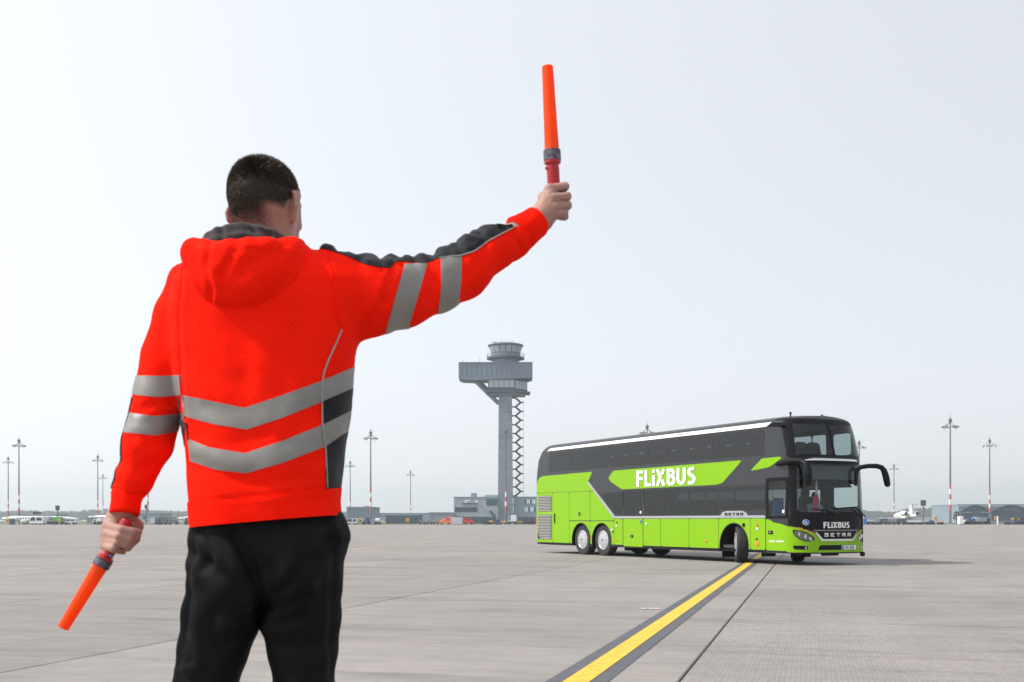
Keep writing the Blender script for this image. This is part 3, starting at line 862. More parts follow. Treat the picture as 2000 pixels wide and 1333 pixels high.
cart('barred cart directly under the nose of the jet beside the hoodie', 329, 348, 1.9, M['dark'])
tug('dark tractor under the jet close to the hoodie hem', 362, 370, M['dark'])
tug('second dark tractor under the jet, touching the hoodie hem', 372, 381, M['dark'])
sign_board('yellow barrier plate at the foot of the small grey hall', 276, 283, 1019, 1023, 1024, M['sign_y'], FD)
far_bus('white and dark blue bus right of the black trousers', 677, 699, 1.8, M['offwhite'], 'l')
sign_board('yellow post box between the bus and the tallest middle mast', 701, 707, 1012, 1023, 1024, M['sign_y'], FD)
box_truck('blue and white truck left of the tallest middle mast', 709, 722, 2.0, 'l', M['darkblue'], M['white'], D=FD + 3)
container('grey machine box beside the foot of the tallest middle mast', 725, 731, 1.4, M['grey'], name='generator')
def tank(label, x0, x1, h):
    r, L = far_root('tank_trailer', label, 'trailer', x0, x1)
    MB().lathe([(.3, -L / 2), (h * .36, -L / 2 + .2), (h * .36, L / 2 - .2), (.3, L / 2)], 14, (0, 0, h * .62), 'x').build('tank', M['offwhite'], r, True)
    MB().box((0, 0, .5), (L, 1.2, .15)).build('chassis', M['dark'], r); wheels(r, (-L * .3, L * .3), 1.6, .35)
tank('pale round tank trailer left of the dark hall', 732.5, 743, 1.9)
sign_board('low yellow barrier between the tank trailer and the dark hall', 744, 752, 1020, 1023, 1024, M['sign_y'], FD)
sign_board('square yellow sign on two legs before the long dark hall', 793, 799, 1012.5, 1019, 1024, M['sign_y'], FD)
for i, (a, b, lab) in enumerate(((819, 831, 'barred cart just right of the dark hall, first of the row'), (832.5, 844, 'second barred cart of the row right of the dark hall'), (845.5, 857, 'third barred cart of the row, next to the red loader'))):
    cart(lab, a, b, 1.3, M['grey'])
def loader():
    r, L = far_root('belt_loader', 'red and orange belt loader left of the red van', 'loader', 858, 881)
    MB().prism([(-L / 2, .4), (L / 2, .4), (L / 2, 1.0), (L * .1, 1.15), (-L / 2, .9)], -.9, .9).build('body', M['orange'], r)
    MB().box((L * .22, 0, 1.55), (.9, 1.5, .9), 0, .05).build('cab', M['red'], r)
    MB().tube([(-L * .45, 0, .95), (L * .5, 0, 2.2)], .16, 6).build('belt', M['orange'], r)
    wheels(r, (-L * .3, L * .3), 1.5, .4)
loader()
container('light grey container left of the red van', 882, 904, 1.9, M['offwhite'])
van('red van with sloping nose before the tower annex', 905.5, 924.5, 1.9, M['red'], 'r')
van('dark blue car parked by the glazed ground floor of the annex', 944, 954, 1.1, M['darkblue'], 'l', 'parked_car')
tug('yellow tractor at the foot of the outside stair of the annex', 955, 963.5, M['sign_y'])
container('dark blue container left of the tower mast', 967, 976.5, 1.4, M['darkblue'])
cart('flat cart with yellow ends before the tower shaft', 977, 989, 1.0, M['sign_y'], 'box')
box_truck('tall white high lift truck at the foot of the control tower', 992, 1008.5, 2.7, 'l', M['white'], M['offwhite'], D=FD, split=.3, name='catering_truck')
cart('low yellow cart right of the white high lift truck', 1010, 1021, .95, M['sign_y'], 'box')
tug('dark tractor half hidden behind the tail of the green coach', 1023, 1034, M['dark'])
tug('dark tractor touching the tail of the green coach', 1035, 1044, M['dark'])
# right side
container('upright blue panel box right of the coach front', 1684.5, 1690.5, 1.7, M['blue'])
for a, b, h, kd, lab in ((1694, 1706, .9, 'box', 'empty low dolly right of the blue panel box'), (1707, 1717, 1.3, 'rail', 'barred dolly between the blue box and the wrapped load'), (1718, 1733, 1.8, 'box', 'dolly with a dark wrapped load left of the small mast'), (1735, 1749, 1.6, 'rail', 'barred dolly just right of the wrapped load'), (1752, 1769, 1.7, 'box', 'dolly with a blue grey container by the jet wing')):
    cart(lab, a, b, h, {'rail': M['grey'], 'box': M['hall'] if h > 1 else M['dark']}[kd], kd)
for a, b, lab in ((1772, 1783, 'pale low cart under the left wing of the business jet'), (1784, 1797, 'pale low cart under the tail of the business jet'), (1799, 1812, 'grey low cart under the dark double panel')):
    cart(lab, a, b, 1.05, M['offwhite'] if 'pale' in lab else M['grey'], 'box')
van('dark blue car right of the double panel', 1815, 1823, 1.2, M['darkblue'], 'r', 'parked_car')
sign_board('yellow sign right of the business jet', 1824.5, 1831, 1009, 1014.5, 1024, M['sign_y'], FD)
cart('red and yellow low cart left of the tallest right mast', 1832, 1841, .9, M['orange'], 'box')
panel_on_post('dark double panel on a slim post right of the business jet', 1798.5, 1808, 977, 988, FD + 2)
container('white upright cabinet just left of the hangar', 1872, 1879, 2.3, M['white'], name='cabinet')
box_truck('dark low trailer truck at the left hangar gate', 1881, 1896, 1.6, 'l', M['hall'], M['offwhite'], D=FD + 4)
box_truck('white and blue truck before the middle of the hangar', 1897, 1910, 2.2, 'l', M['facade'], M['blue'], D=FD + 4)
box_truck('long grey trailer truck left of the right hangar mast', 1911.5, 1931, 2.0, 'r', M['grey'], M['dark'], D=FD + 4)
sign_board('yellow diamond sign right of the hangar mast', 1942, 1949, 1009, 1015.5, 1024, M['sign_y'], FD)
MBp = MB().tube([(0, 0, 0), (0, 0, 2.4)], .22, 8); po = MBp.build('marker_post', M['white']); pp = W(1948.5, HORIZON, FD - 1); po.location = (pp[0], pp[1], -.03)
tag(po, 'slim white post beside the yellow diamond sign', 'post')
sign_board('low wide yellow sign board at the right border', 1975, 1991, 1012, 1016, 1024, M['sign_y'], FD)
cart('dark flat cart left of the wide yellow sign board', 1963, 1974, .8, M['dark'], 'box')
tug('dark tractor at the right border under the wide sign', 1980, 1990, M['darkblue'])
tug('dark tractor cut by the right border of the photo', 1991, 2002, M['dark'])

# business jet seen from behind
def bizjet():
    D = 345.0; k = D / FPX
    p = W(1787, HORIZON, D); p[2] = -.03
    root = empty('business_jet', p); tag(root, 'white business jet seen from behind with two rear engines', 'business jet')
    X = lambda px: (px - 1787) * k
    Z = lambda py: CAM_H + (HORIZON - py) * k
    zc = Z(1008); R = 1.15
    MB().lathe([(.25, -9), (.6, -7), (R * .92, -3), (R, 0), (R, 7), (R * .7, 9), (.1, 10.5)], 18, (0, 8, zc), 'y').build('fuselage', M['white'], root, True)
    for x in (1771, 1795.5):
        MB().lathe([(.45, -1.9), (.72, -1.5), (.86, -.2), (.8, 1.4)], 16, (X(x) + (.3 if x < 1780 else .0), 3.5, Z(1003)), 'y').build('engine', M['white'], root, True)
        MB().lathe([(.02, -1.96), (.5, -1.94), (.48, -1.8)], 14, (X(x) + (.3 if x < 1780 else 0), 3.4, Z(1003)), 'y').build('exhaust', M['dark'], root)
    MB().box((0, 3.5, Z(1003.5)), (2.6, 1.4, .2)).build('engine_pylon', M['white'], root)
    MB().prism([(2.0, zc + .9), (5.4, zc + .9), (3.4, Z(984.5)), (1.8, Z(984.5))], -.14, .14, 'yz').build('tail_fin', M['white'], root)
    MB().prism([(-2.4, .6), (2.4, .6), (1.0, 2.6), (-1.0, 2.6)], Z(985), Z(984), 'xy').build('tailplane', M['white'], root)
    for s in (-1, 1):
        MB().prism([(0, 6), (0, 9.5), (s * 8.4, 8.0), (s * 8.4, 6.9)], zc - .75, zc - .5, 'xy').build('wing', M['white'], root)
        MB().tube([(s * 1.5, 8, .35), (s * 1.5, 8, zc - .6)], .1, 6).build('gear_leg', M['grey'], root)
    MB().box((X(1798), .8, Z(1004)), (.9, .05, .12)).build('stripe', M['dark'], root)
    wheels(root, (-1.5, 1.5), .5, .35)
bizjet()
# bare young trees at the hangar corner
def small_tree(label, px, D, h):
    p = W(px, HORIZON, D); p[2] = -.05
    root = empty('young_tree', p); tag(root, label, 'tree')
    tb = MB().tube([(0, 0, 0), (.05, 0, h * .5), (0, .1, h * .95)], [.16, .1, .03], 6)
    for i in range(9):
        t = rng.uniform(.3, .9); a = rng.random() * 6.28
        tb.tube([(0, 0, h * t), (math.cos(a) * h * .22, math.sin(a) * h * .22, h * (t + .16))], [.06, .015], 4)
    tb.build('trunk', M['dark'], root)
    cr = MB()
    for i in range(260):
        t = rng.uniform(.25, 1.0); r = h * .3 * math.sin(math.pi * min(1, t * .9)) ; a = rng.random() * 6.28; q = r * rng.random() ** .5
        c = np.array([math.cos(a) * q, math.sin(a) * q, h * t]); s = rng.uniform(.12, .3); b = rng.random() * 6.28
        cr.add([c + s * np.array([math.cos(b + j * 1.571), math.sin(b + j * 1.571) * .6, math.sin(b * 2 + j * 1.571) * .8]) for j in range(4)], [(0, 1, 2, 3)])
    cr.build('crown', M['shrub'], root)
small_tree('dark young tree between the tallest right mast and the hangar', 1862, 480, 6.0)
small_tree('darker tree half behind the white cabinet at the hangar corner', 1868, 470, 5.0)

# ---------------------------------------------------------------- air: pale haze between here and the far things
hz = MB().box((0, 0, 38.5), (6040, 6040, 81)).build('haze', None)
hz.location = (0, 0, 0)
hm = bpy.data.materials.new("haze_air"); hm.use_nodes = True
hn = hm.node_tree.nodes
for x in list(hn):
    if x.type != 'OUTPUT_MATERIAL': hn.remove(x)
pv = hn.new("ShaderNodeVolumePrincipled")
pv.inputs['Color'].default_value = (0.80, 0.865, 0.95, 1)
pv.inputs['Density'].default_value = 0.00031
pv.inputs['Anisotropy'].default_value = 0.42
hm.node_tree.links.new(pv.outputs[0], [x for x in hn if x.type == 'OUTPUT_MATERIAL'][0].inputs['Volume'])
hz.data.materials.append(hm)
tag(hz, kind='stuff')
# ================================================================ the double-deck coach
PHI, BX0, BD0 = 0.4786, 7.1666, 28.2656          # heading and near front corner, fitted to wheels and rails in the photograph
bus = empty('double_decker_coach', (BX0, BD0, 0), PHI - math.pi / 2)
tag(bus, 'green and dark grey double-decker coach turning on the apron', 'coach')
# local axes: x forward (u = -x rearward), y across away from the camera (v), z up
def L3(u, v, z): return (-u, v, z)
M['bgreen'] = mat("coach_green", (0.205, 0.43, 0.001), 0.38, 0.0, 0.22, coat=0.06)
M['bgrey'] = mat("coach_dark_grey", (0.026, 0.028, 0.031), 0.25, 0.0, 0.4, coat=0.1)
M['bblack'] = mat("coach_black_trim", (0.007, 0.007, 0.009), 0.42, 0.0, 0.14, coat=0.0)
M['bwhite'] = mat("coach_white", (0.80, 0.80, 0.80), 0.35)
M['silver'] = mat("silver_trim", (0.46, 0.47, 0.48), 0.35, 0.6)
M['chrome'] = mat("chrome_trim", (0.75, 0.76, 0.78), 0.18, 0.9)
M['rim_white'] = mat("wheel_cover", (0.43, 0.44, 0.45), 0.35, 0.2, coat=0.3)
M['louvre'] = mat("louvre_metal", (0.55, 0.55, 0.52), 0.45, 0.3)
M['amber'] = mat("amber_lens", (0.85, 0.22, 0.01), 0.25, coat=0.5)
M['lens'] = mat("headlight_lens", (0.10, 0.105, 0.11), 0.12, 0.4, coat=1.0)
M['reflector'] = mat("reflector", (0.75, 0.76, 0.75), 0.12, 0.9)
M['inside'] = mat("coach_interior", (0.05, 0.055, 0.06), 0.8)
M['seat'] = mat("seat_cloth", (0.03, 0.035, 0.045), 0.9)
M['headrest'] = mat("headrest_cloth", (0.28, 0.30, 0.29), 0.9)
M['curtain'] = mat("grey_curtain", (0.30, 0.29, 0.29), 0.9)
G_side = glass_mat("side_glass", (0.19, 0.20, 0.20), 0.02, 1.62)
G_far = glass_mat("far_side_glass", (0.74, 0.79, 0.78), 0.03, 1.5)
G_clear = glass_mat("clear_glass", (0.80, 0.88, 0.86), 0.02, 1.5)
G_ws = glass_mat("windscreen_glass", (0.62, 0.71, 0.71), 0.02, 1.5)
G_wsu = glass_mat("upper_windscreen_glass", (0.40, 0.47, 0.50), 0.02, 1.5)

def xf(z): return np.interp(z, [0, 1.3, 2.4, 2.9, 3.4, 3.75, 3.9], [-.18, -.17, -.10, -.03, .11, .24, .36])
def xr(z): return np.interp(z, [0, .4, 2.0, 2.8, 3.3, 3.6, 3.78, 3.9], [13.68, 13.80, 13.83, 13.82, 13.72, 13.48, 13.15, 12.8])
def hw(z): return np.interp(z, [0, .4, 2.2, 3.0, 3.55, 3.70, 3.76, 3.80, 3.84, 3.87], [1.27, 1.275, 1.275, 1.268, 1.25, 1.235, 1.21, 1.17, 1.08, .85])
NF, AF = 2.6, 0.70; NR, AR = 3.4, 0.28
def front_u(v, z):
    t = np.clip(np.abs((v - 1.275) / hw(z)), 0, 1)
    return xf(z) + AF * (1 - (1 - t ** NF) ** (1 / NF))
tf = np.sin(np.linspace(-1, 1, 61) * math.pi / 2)
tr_ = np.sin(np.linspace(-1, 1, 31) * math.pi / 2)
ns = 170
def ring(z):
    P = []
    w = hw(z); a, b = xf(z), xr(z)
    af = AF; ar = AR
    for t in tf: P.append((a + af * (1 - (1 - abs(t) ** NF) ** (1 / NF)), 1.275 - t * w))      # far corner -> near corner
    s = np.linspace(0, 1, ns + 2)[1:-1]
    for q in s: P.append((a + af + (b - ar - a - af) * q, 1.275 - w))
    for t in tr_: P.append((b - ar * (1 - (1 - abs(t) ** NR) ** (1 / NR)), 1.275 + t * w))
    for q in s[::-1]: P.append((a + af + (b - ar - a - af) * q, 1.275 + w))
    return [(u, v, z) for u, v in P]
zlev = np.concatenate([np.arange(.30, 3.55, .05), [3.55, 3.60, 3.64, 3.68, 3.71, 3.74, 3.77, 3.80, 3.82, 3.84, 3.855, 3.87]])
# tf runs -1..1 : v from 1.275+w (far) to 1.275-w (near)
rings = [ring(z) for z in zlev]
nr = len(rings[0])
BV = np.array([p for r in rings for p in r])
q = []
for i in range(len(rings) - 1):
    k = np.arange(nr); k2 = (k + 1) % nr
    q.append(np.c_[i * nr + k, i * nr + k2, (i + 1) * nr + k2, (i + 1) * nr + k])
BT = tri(np.vstack(q))
# orient outward
nrm = vnormals(BV, BT); cen = BV.copy(); cen[:, 0] -= np.clip(BV[:, 0], 1.3, 12.3); cen[:, 1] -= 1.275
if (nrm[:, 1] * cen[:, 1]).sum() < 0: BT = BT[:, ::-1].copy(); nrm = -nrm
BN = nrm
NEAR = (BN[:, 1] < -0.5)
def to_local(V): return np.c_[-V[:, 0], V[:, 1], V[:, 2]]
def sub(mask):
    """triangles whose corners all satisfy a vertex mask"""
    T = BT[mask[BT].all(1)]
    used = np.zeros(len(BV), bool); used[T.ravel()] = True
    idx = np.cumsum(used) - 1
    return BV[used], idx[T], BN[used]
NEARS = sub(BV[:, 1] < 0.45)
FARS = sub(BV[:, 1] > 2.1)
FRONT = sub(BV[:, 0] < 0.95)
REAR = sub(BV[:, 0] > 12.9)
def side_field(poly, sgn=1): return lambda V, N: sgn * sd_poly(V[:, [0, 2]], poly)
def front_field(poly, sgn=1): return lambda V, N: sgn * sd_poly(V[:, [1, 2]], poly)
def bus_obj(name, V, T, m, parent=bus, smooth=True):
    return obj(name, to_local(V), T[:, ::-1], m, parent, smooth, 40)
def side_part(name, poly, m, off=0.004, parent=bus, src=None, extra=(), rim=True):
    V, T, N = clip_many(*(src or NEARS), [side_field(poly), lambda V, N: -N[:, 1] - .3 if src is None else N[:, 1] - .3] + list(extra))
    if len(T) == 0: return None
    V, T = shell(V, T, N, off, rim)
    return bus_obj(name, V, T, m, parent)
def front_part(name, poly, m, off=0.004, parent=bus, extra=(), rim=True):
    V, T, N = clip_many(*FRONT, [front_field(poly)] + list(extra))
    if len(T) == 0: return None
    V, T = shell(V, T, N, off, rim)
    return bus_obj(name, V, T, m, parent)
def rounded(poly, r, n=4):
    out = []; poly = [np.array(p, float) for p in poly]; k = len(poly)
    for i in range(k):
        p, a, b = poly[i], poly[i - 1], poly[(i + 1) % k]
        da, db = a - p, b - p; la, lb = np.linalg.norm(da), np.linalg.norm(db)
        rr = min(r, la * .45, lb * .45); A = p + da / la * rr; B = p + db / lb * rr
        for j in range(n + 1):
            t = j / n; out.append((1 - t) ** 2 * A + 2 * t * (1 - t) * p + t * t * B)
    return np.array(out)
def rect(u0, u1, z0, z1): return [(u0, z0), (u1, z0), (u1, z1), (u0, z1)]
def inset(u0, u1, z0, z1, g=.008): return rect(u0 + g, u1 - g, z0 + g, z1 - g)

ARCH = ((2.42, .47, .60), (9.20, .47, .585), (10.50, .47, .585))
arch_out = [lambda V, N, c=c: np.where(np.abs(N[:, 1]) > .5, np.hypot(V[:, 0] - c[0], V[:, 2] - c[1]) - c[2], 1.0) for c in ARCH]

# --- openings: windows are cut out of the shell
UPW = [1.18, 3.06, 4.80, 6.56, 8.38, 9.72, 11.08, 12.75]
up_win = [rect(UPW[i] + .05, UPW[i + 1] - .05, 2.90, 3.50) for i in range(7)]
lo_win = [rect(1.16, 3.02, 1.46, 2.05), rect(3.12, 4.42, 1.33, 2.05), rect(4.50, 5.78, 1.33, 2.05), rect(5.86, 6.74, 1.33, 2.05), rect(6.90, 7.86, 1.33, 2.05), [(7.98, 1.33), (8.42, 1.33), (9.35, 2.05), (7.98, 2.05)]]
door_win = rounded(rect(.36, 1.02, 1.27, 2.17), .05)
far_lo = [rect(1.85, 2.35, 1.62, 2.0)] + [rect(2.6 + i * 1.5, 4.0 + i * 1.5, 1.33, 2.05) for i in range(4)]
far_driver = rounded(rect(.42, 1.30, 1.50, 2.12), .05)
far_up = [rounded(rect(.66, 1.30, 2.92, 3.50), .08), rounded(rect(1.60, 2.12, 2.92, 3.52), .05), rounded(rect(2.17, 3.30, 2.92, 3.52), .05), rect(3.36, 4.75, 2.92, 3.48)] + [rect(UPW[i] + .05, UPW[i + 1] - .05, 2.90, 3.50) for i in range(2, 7)]
ws_low = rounded([(.16, 1.36), (2.39, 1.36), (2.36, 2.60), (.19, 2.60)], .10)
ws_up_a = rounded([(.20, 2.84), (1.255, 2.84), (1.255, 3.66), (.26, 3.64)], .07)
ws_up_b = rounded([(1.295, 2.84), (2.35, 2.84), (2.29, 3.64), (1.295, 3.66)], .07)
intake = rounded([(.60, .375), (1.95, .375), (1.86, .52), (.70, .52)], .02)

def cut_field(poly, face):
    def f(V, N):
        if face == 'near': return np.where((N[:, 1] < -.45), -sd_poly(V[:, [0, 2]], poly), 1.0)
        if face == 'far': return np.where((N[:, 1] > .45), -sd_poly(V[:, [0, 2]], poly), 1.0)
        return np.where((V[:, 0] < .9) & (N[:, 0] < -.12), -sd_poly(V[:, [1, 2]], poly), 1.0)
    return f
fields = list(arch_out)
for p in up_win + lo_win + [door_win]: fields.append(cut_field(p, 'near'))
for p in far_lo + [far_driver] + far_up: fields.append(cut_field(p, 'far'))
for p in (ws_low, ws_up_a, ws_up_b): fields.append(cut_field(p, 'front'))
V, T, N = clip_many(BV, BT, BN, fields)
body = bus_obj('body_shell', V, T, M['bgrey'])
# roof cap and floor
top = np.array(rings[-1]); n = nr
rc = [tuple(p) for p in top]; half = []
capV = [(u, 1.275 + (v - 1.275) * s, z + dz) for s, dz in ((1, 0), (.6, .012), (.2, .018)) for u, v, z in rc]
capF = [(i * n + k, i * n + (k + 1) % n, (i + 1) * n + (k + 1) % n, (i + 1) * n + k) for i in range(2) for k in range(n)] + [tuple(2 * n + k for k in range(n))]
obj('roof', [L3(*p) for p in capV], capF, mat("coach_roof", (.30, .31, .33), .35, coat=.3), bus)
MB().box((-6.8, 1.275, .37), (13.0, 2.3, .06)).box((-5.6, 1.275, .32), (5.6, 1.7, .10)).box((-12.3, 1.275, .34), (2.2, 1.9, .12)).build('underbody', M['bblack'], bus)

# --- interior
def inbox(name, u0, u1, v0, v1, z0, z1, m, bevel=0): return MB().box((-(u0 + u1) / 2, (v0 + v1) / 2, (z0 + z1) / 2), (u1 - u0, v1 - v0, z1 - z0), 0, bevel).build(name, m, bus)
inbox('upper_floor', .45, 13.2, .08, 2.47, 2.22, 2.34, M['inside'])
inbox('lower_floor', .35, 9.3, .08, 2.47, .40, .48, M['inside'])
inbox('bulkhead', 9.3, 9.4, .1, 2.45, .48, 2.2, M['inside'])
inbox('ceiling', .8, 12.9, .35, 2.2, 3.62, 3.68, M['headrest'])
def seat(u, v, zf, parent):
    s = MB(); s.box((-u, v, zf + .43), (.46, .88, .12), 0, .04)
    s.prism([(-(u + .2), zf + .45), (-(u + .32), zf + .92), (-(u + .40), zf + .92), (-(u + .30), zf + .42)], v - .43, v + .43)
    s.box((-u, v, zf + .2), (.3, .5, .4))
    o = s.build('seat', M['seat'], parent)
    for dv in (-.22, .22): MB().box((-(u + .345), v + dv, zf + .84), (.10, .32, .24), 0, .03).build('headrest', M['headrest'], o)
for i in range(13):
    for v in (.62, 1.93): seat(1.35 + i * .88, v, 2.34, bus)
for i in range(6):
    for v in (.62, 1.93): seat(3.3 + i * .95, v, .80 if i < 3 else .62, bus)
# dashboard, steering wheel, driver's seat
MB().prism([(.02, .55), (.02, 1.28), (-.25, 1.30), (-.55, 1.18), (-.60, .55)], .3, 2.3).build('dashboard', M['bblack'], bus)
MB().tube([(-.72 + .17 * math.cos(t) * .45, 1.80 + .23 * math.sin(t), 1.36 + .21 * math.cos(t)) for t in np.linspace(0, 2 * math.pi, 21)], .018, 6, False).build('steering_wheel', M['bblack'], bus)
MB().box((-1.35, 1.82, 1.02), (.5, .55, .14), 0, .05).box((-1.62, 1.82, 1.42), (.14, .52, .78), 0, .06).box((-1.64, 1.82, 1.9), (.1, .3, .2), 0, .04).build('driver_seat', M['seat'], bus)
MB().box((-1.2, .75, 1.10), (.45, .50, .12), 0, .04).box((-1.45, .75, 1.45), (.12, .48, .6), 0, .05).build('guide_seat', mat("blue_seat_cover", (.03, .16, .33), .9), bus)
MB().prism([(-.42, 2.03), (-.6, 2.2), (-1.3, 2.2), (-1.3, 2.03)], .2, 2.35).build('destination_box', M['bblack'], bus)
for vv in (.30, 1.0, 1.65, 2.26):                        # folded sun blinds behind the windscreen
    pass
inbox('sun_blind', .13, .16, .42, 2.2, 2.22, 2.56, mat("sun_blind", (.09, .11, .12), .7))
MB().tube([L3(.55, .42, .7), L3(.50, .44, 1.5), L3(.56, .46, 2.1)], .02, 6).tube([L3(.85, .40, .6), L3(.85, .40, 1.9)], .02, 6).build('grab_rail', M['silver'], bus)

# --- glass
for p in up_win: side_part('side_window', rounded([(p[0][0] - .045, 2.86), (p[1][0] + .045, 2.86), (p[1][0] + .045, 3.55), (p[0][0] - .045, 3.55)], .02), G_side, .004, rim=False)
for p in lo_win: side_part('side_window', p if len(p) == 4 and p[2][0] == 9.35 else rounded([(p[0][0] - .03, p[0][1] - .03), (p[1][0] + .03, p[0][1] - .03), (p[1][0] + .03, 2.09), (p[0][0] - .03, 2.09)], .02), G_side, .004, rim=False)
for p in far_up[1:] + far_lo[:1]: side_part('side_window', p, G_far, .002, src=FARS, rim=False)
for p in far_lo[1:]: side_part('side_window', p, G_side, .002, src=FARS, rim=False)
for p in (far_up[0], far_driver): side_part('side_window', p, G_clear, .002, src=FARS, rim=False)
front_part('windscreen', ws_low, G_ws, .002, rim=False)
front_part('upper_windscreen', ws_up_a, G_wsu, .002, rim=False)
front_part('upper_windscreen', ws_up_b, G_wsu, .002, rim=False)

# --- green and black panels of the near side, each panel its own piece with a dark gap round it
gA = list(arch_out)
def gpanel(name, poly, extra=(), off=.006, m=None): return side_part(name, poly, m or M['bgreen'], off, extra=extra)
gpanel('rear_upper_panel', np.array([(13.62, 2.135), (13.62, 2.35), (13.55, 2.55), (13.42, 2.68), (13.2, 2.735), (9.78, 2.765), (10.09, 2.41), (9.75, 2.135)]))
lou = gpanel('louvre_panel', inset(12.43, 13.63, .37, 2.13))
gpanel('engine_door', inset(11.29, 12.43, .37, 2.13))
gpanel('side_panel', inset(9.92, 11.29, 1.145, 2.13))
gpanel('side_panel', [(9.905, 1.15), (9.905, 2.12), (9.70, 2.12), (8.46, 1.225), (8.46, 1.15)])
gpanel('wheel_panel', inset(9.92, 11.29, .37, 1.135), gA)
gpanel('wheel_panel', inset(8.45, 9.92, .37, 1.135), gA)
gpanel('flap_panel', inset(7.94, 8.45, .37, 1.21))
rdoor = gpanel('rear_door', inset(6.81, 7.92, .33, 1.21))
gpanel('flap_panel', inset(5.87, 6.79, .37, 1.21))
gpanel('flap_panel', inset(4.46, 5.87, .37, 1.21))
gpanel('flap_panel', inset(3.09, 4.46, .37, 1.21))
gpanel('wheel_panel', inset(1.735, 3.09, .37, 1.21), gA)
gpanel('flap_panel', inset(1.12, 1.735, .37, 1.21))
fdoor = gpanel('front_door', [(.30, .37), (1.10, .37), (1.10, 1.19), (.96, 1.17), (.82, 1.10), (.52, 1.06), (.30, 1.00)])
side_part('sill', rect(1.1, 8.5, .305, .365), M['bblack'], .003)
side_part('sill', rect(11.1, 13.3, .30, .365), M['bblack'], .003)
# arch lips
for c in ARCH:
    r = c[2]
    pts = [(c[0] + r * math.cos(t), c[1] + r * math.sin(t)) for t in np.linspace(-.28, math.pi + .28, 26)]
    MB().tube([L3(u, -.004, z) for u, z in pts], .022, 6).build('arch_lip', M['bblack'], bus, True)
    # wheel house
    hv = [(c[0] + r * math.cos(t), c[1] + r * math.sin(t)) for t in np.linspace(-.3, math.pi + .3, 18)]
    V = [L3(u, v, z) for v in (.0, .75) for u, z in hv]; k = len(hv)
    F = [(i, i + 1, k + i + 1, k + i) for i in range(k - 1)] + [tuple(range(k, 2 * k))]
    obj('wheel_house', V, F, M['bblack'], bus)
# silver belt line and diagonal
side_part('belt_trim', [(1.12, 1.215), (8.47, 1.215), (10.115, 2.42), (10.06, 2.47), (8.40, 1.285), (1.12, 1.285)], M['silver'], .010)
# livery band with the lettering
gpanel('livery_band', rounded([(8.50, 2.745), (8.80, 2.52), (8.66, 2.40), (7.99, 2.135), (3.16, 2.145), (2.92, 2.19), (2.07, 2.775)], .05), off=.008)
side_part('band_under_line', [(1.12, 2.10), (6.79, 2.10), (6.79, 2.13), (3.0, 2.135), (3.0, 2.10)], M['bblack'], .006)  # black line along the lower edge of the livery band
gpanel('leaf_panel', rounded([(1.75, 2.47), (1.26, 2.78), (.40, 2.80), (.92, 2.56), (1.08, 2.53)], .015), off=.012)
side_part('trim_line', rect(1.16, 2.0, 2.765, 2.778), M['silver'], .004)
side_part('trim_line', rect(1.16, 2.7, 2.108, 2.120), M['silver'], .004)
# window seams and door seams
for u in UPW[1:7]: side_part('window_seam', rect(u - .012, u + .012, 2.84, 3.57), M['bblack'], .007)
for u in (6.80, 7.93): side_part('door_seam', rect(u - .014, u + .014, .33, 2.12), M['bblack'], .010)
# roof rail
rr = MB()
pu = [(.90, 3.715), (1.10, 3.605), (12.85, 3.605), (12.62, 3.70)]
yo = 1.275 - 1.245
V = [L3(u, yo - .045 + (.03 if z > 3.65 else 0), z) for u, z in pu] + [L3(u, .10 if z > 3.65 else .045, z) for u, z in pu]
rr.add(V, [(0, 1, 2, 3), (7, 6, 5, 4), (0, 4, 5, 1), (1, 5, 6, 2), (2, 6, 7, 3), (3, 7, 4, 0)])
rr.build('roof_rail', mat("roof_rail_white", (.82, .82, .82), .3), bus)
MB().prism([(-.45, 3.60), (-1.02, 3.60), (-.88, 3.70), (-.55, 3.68)], yo - .02, yo + .06).build('rail_end', M['bblack'], bus)
# louvres: two grilles of slats
for (z0, z1, u0, u1, nn) in ((1.47, 2.03, 12.52, 13.50, 10), (.47, 1.36, 12.52, 13.52, 16)):
    lip = side_part('louvre_recess', inset(u0, u1, z0, z1, 0), M['bblack'], .009, parent=bus)
    for i in range(nn):
        z = z0 + (z1 - z0) * (i + .5) / nn; h = (z1 - z0) / nn
        ue = u1 - (.02 if z > .8 else (.8 - z) * .5)
        sl = MB().add([L3(u0 + .02, -.012, z - h * .30), L3(ue, -.012, z - h * .30), L3(ue, -.026, z + h * .12), L3(u0 + .02, -.026, z + h * .12), L3(u0 + .02, -.008, z + h * .30), L3(ue, -.008, z + h * .30)], [(0, 1, 2, 3), (3, 2, 5, 4)])
        sl.build('slat', M['louvre'], lip)
# door window of the front door and its frame
def frame_part(name, poly_out, poly_in, m, off, parent=bus):
    return side_part(name, poly_out, m, off, extra=[side_field(poly_in, -1)], parent=parent)
frame_part('door_frame', rounded(rect(.29, 1.10, 1.20, 2.25), .04), door_win, M['bblack'], .012)
side_part('door_glass', door_win, G_clear, .003, rim=False)
frame_part('frame_line', rounded(rect(.275, 1.112, .33, 2.262), .03), rounded(rect(.287, 1.10, .345, 2.250), .03), M['bblack'], .006)
side_part('trim_line', rect(.28, 1.12, 2.264, 2.276), M['silver'], .006)
# badge over the front wheel
bd = side_part('badge_plate', rounded([(3.05, 1.24), (2.92, 1.37), (2.76, 1.41), (2.04, 1.41), (1.92, 1.36), (1.80, 1.24)], .03), M['silver'], .016)

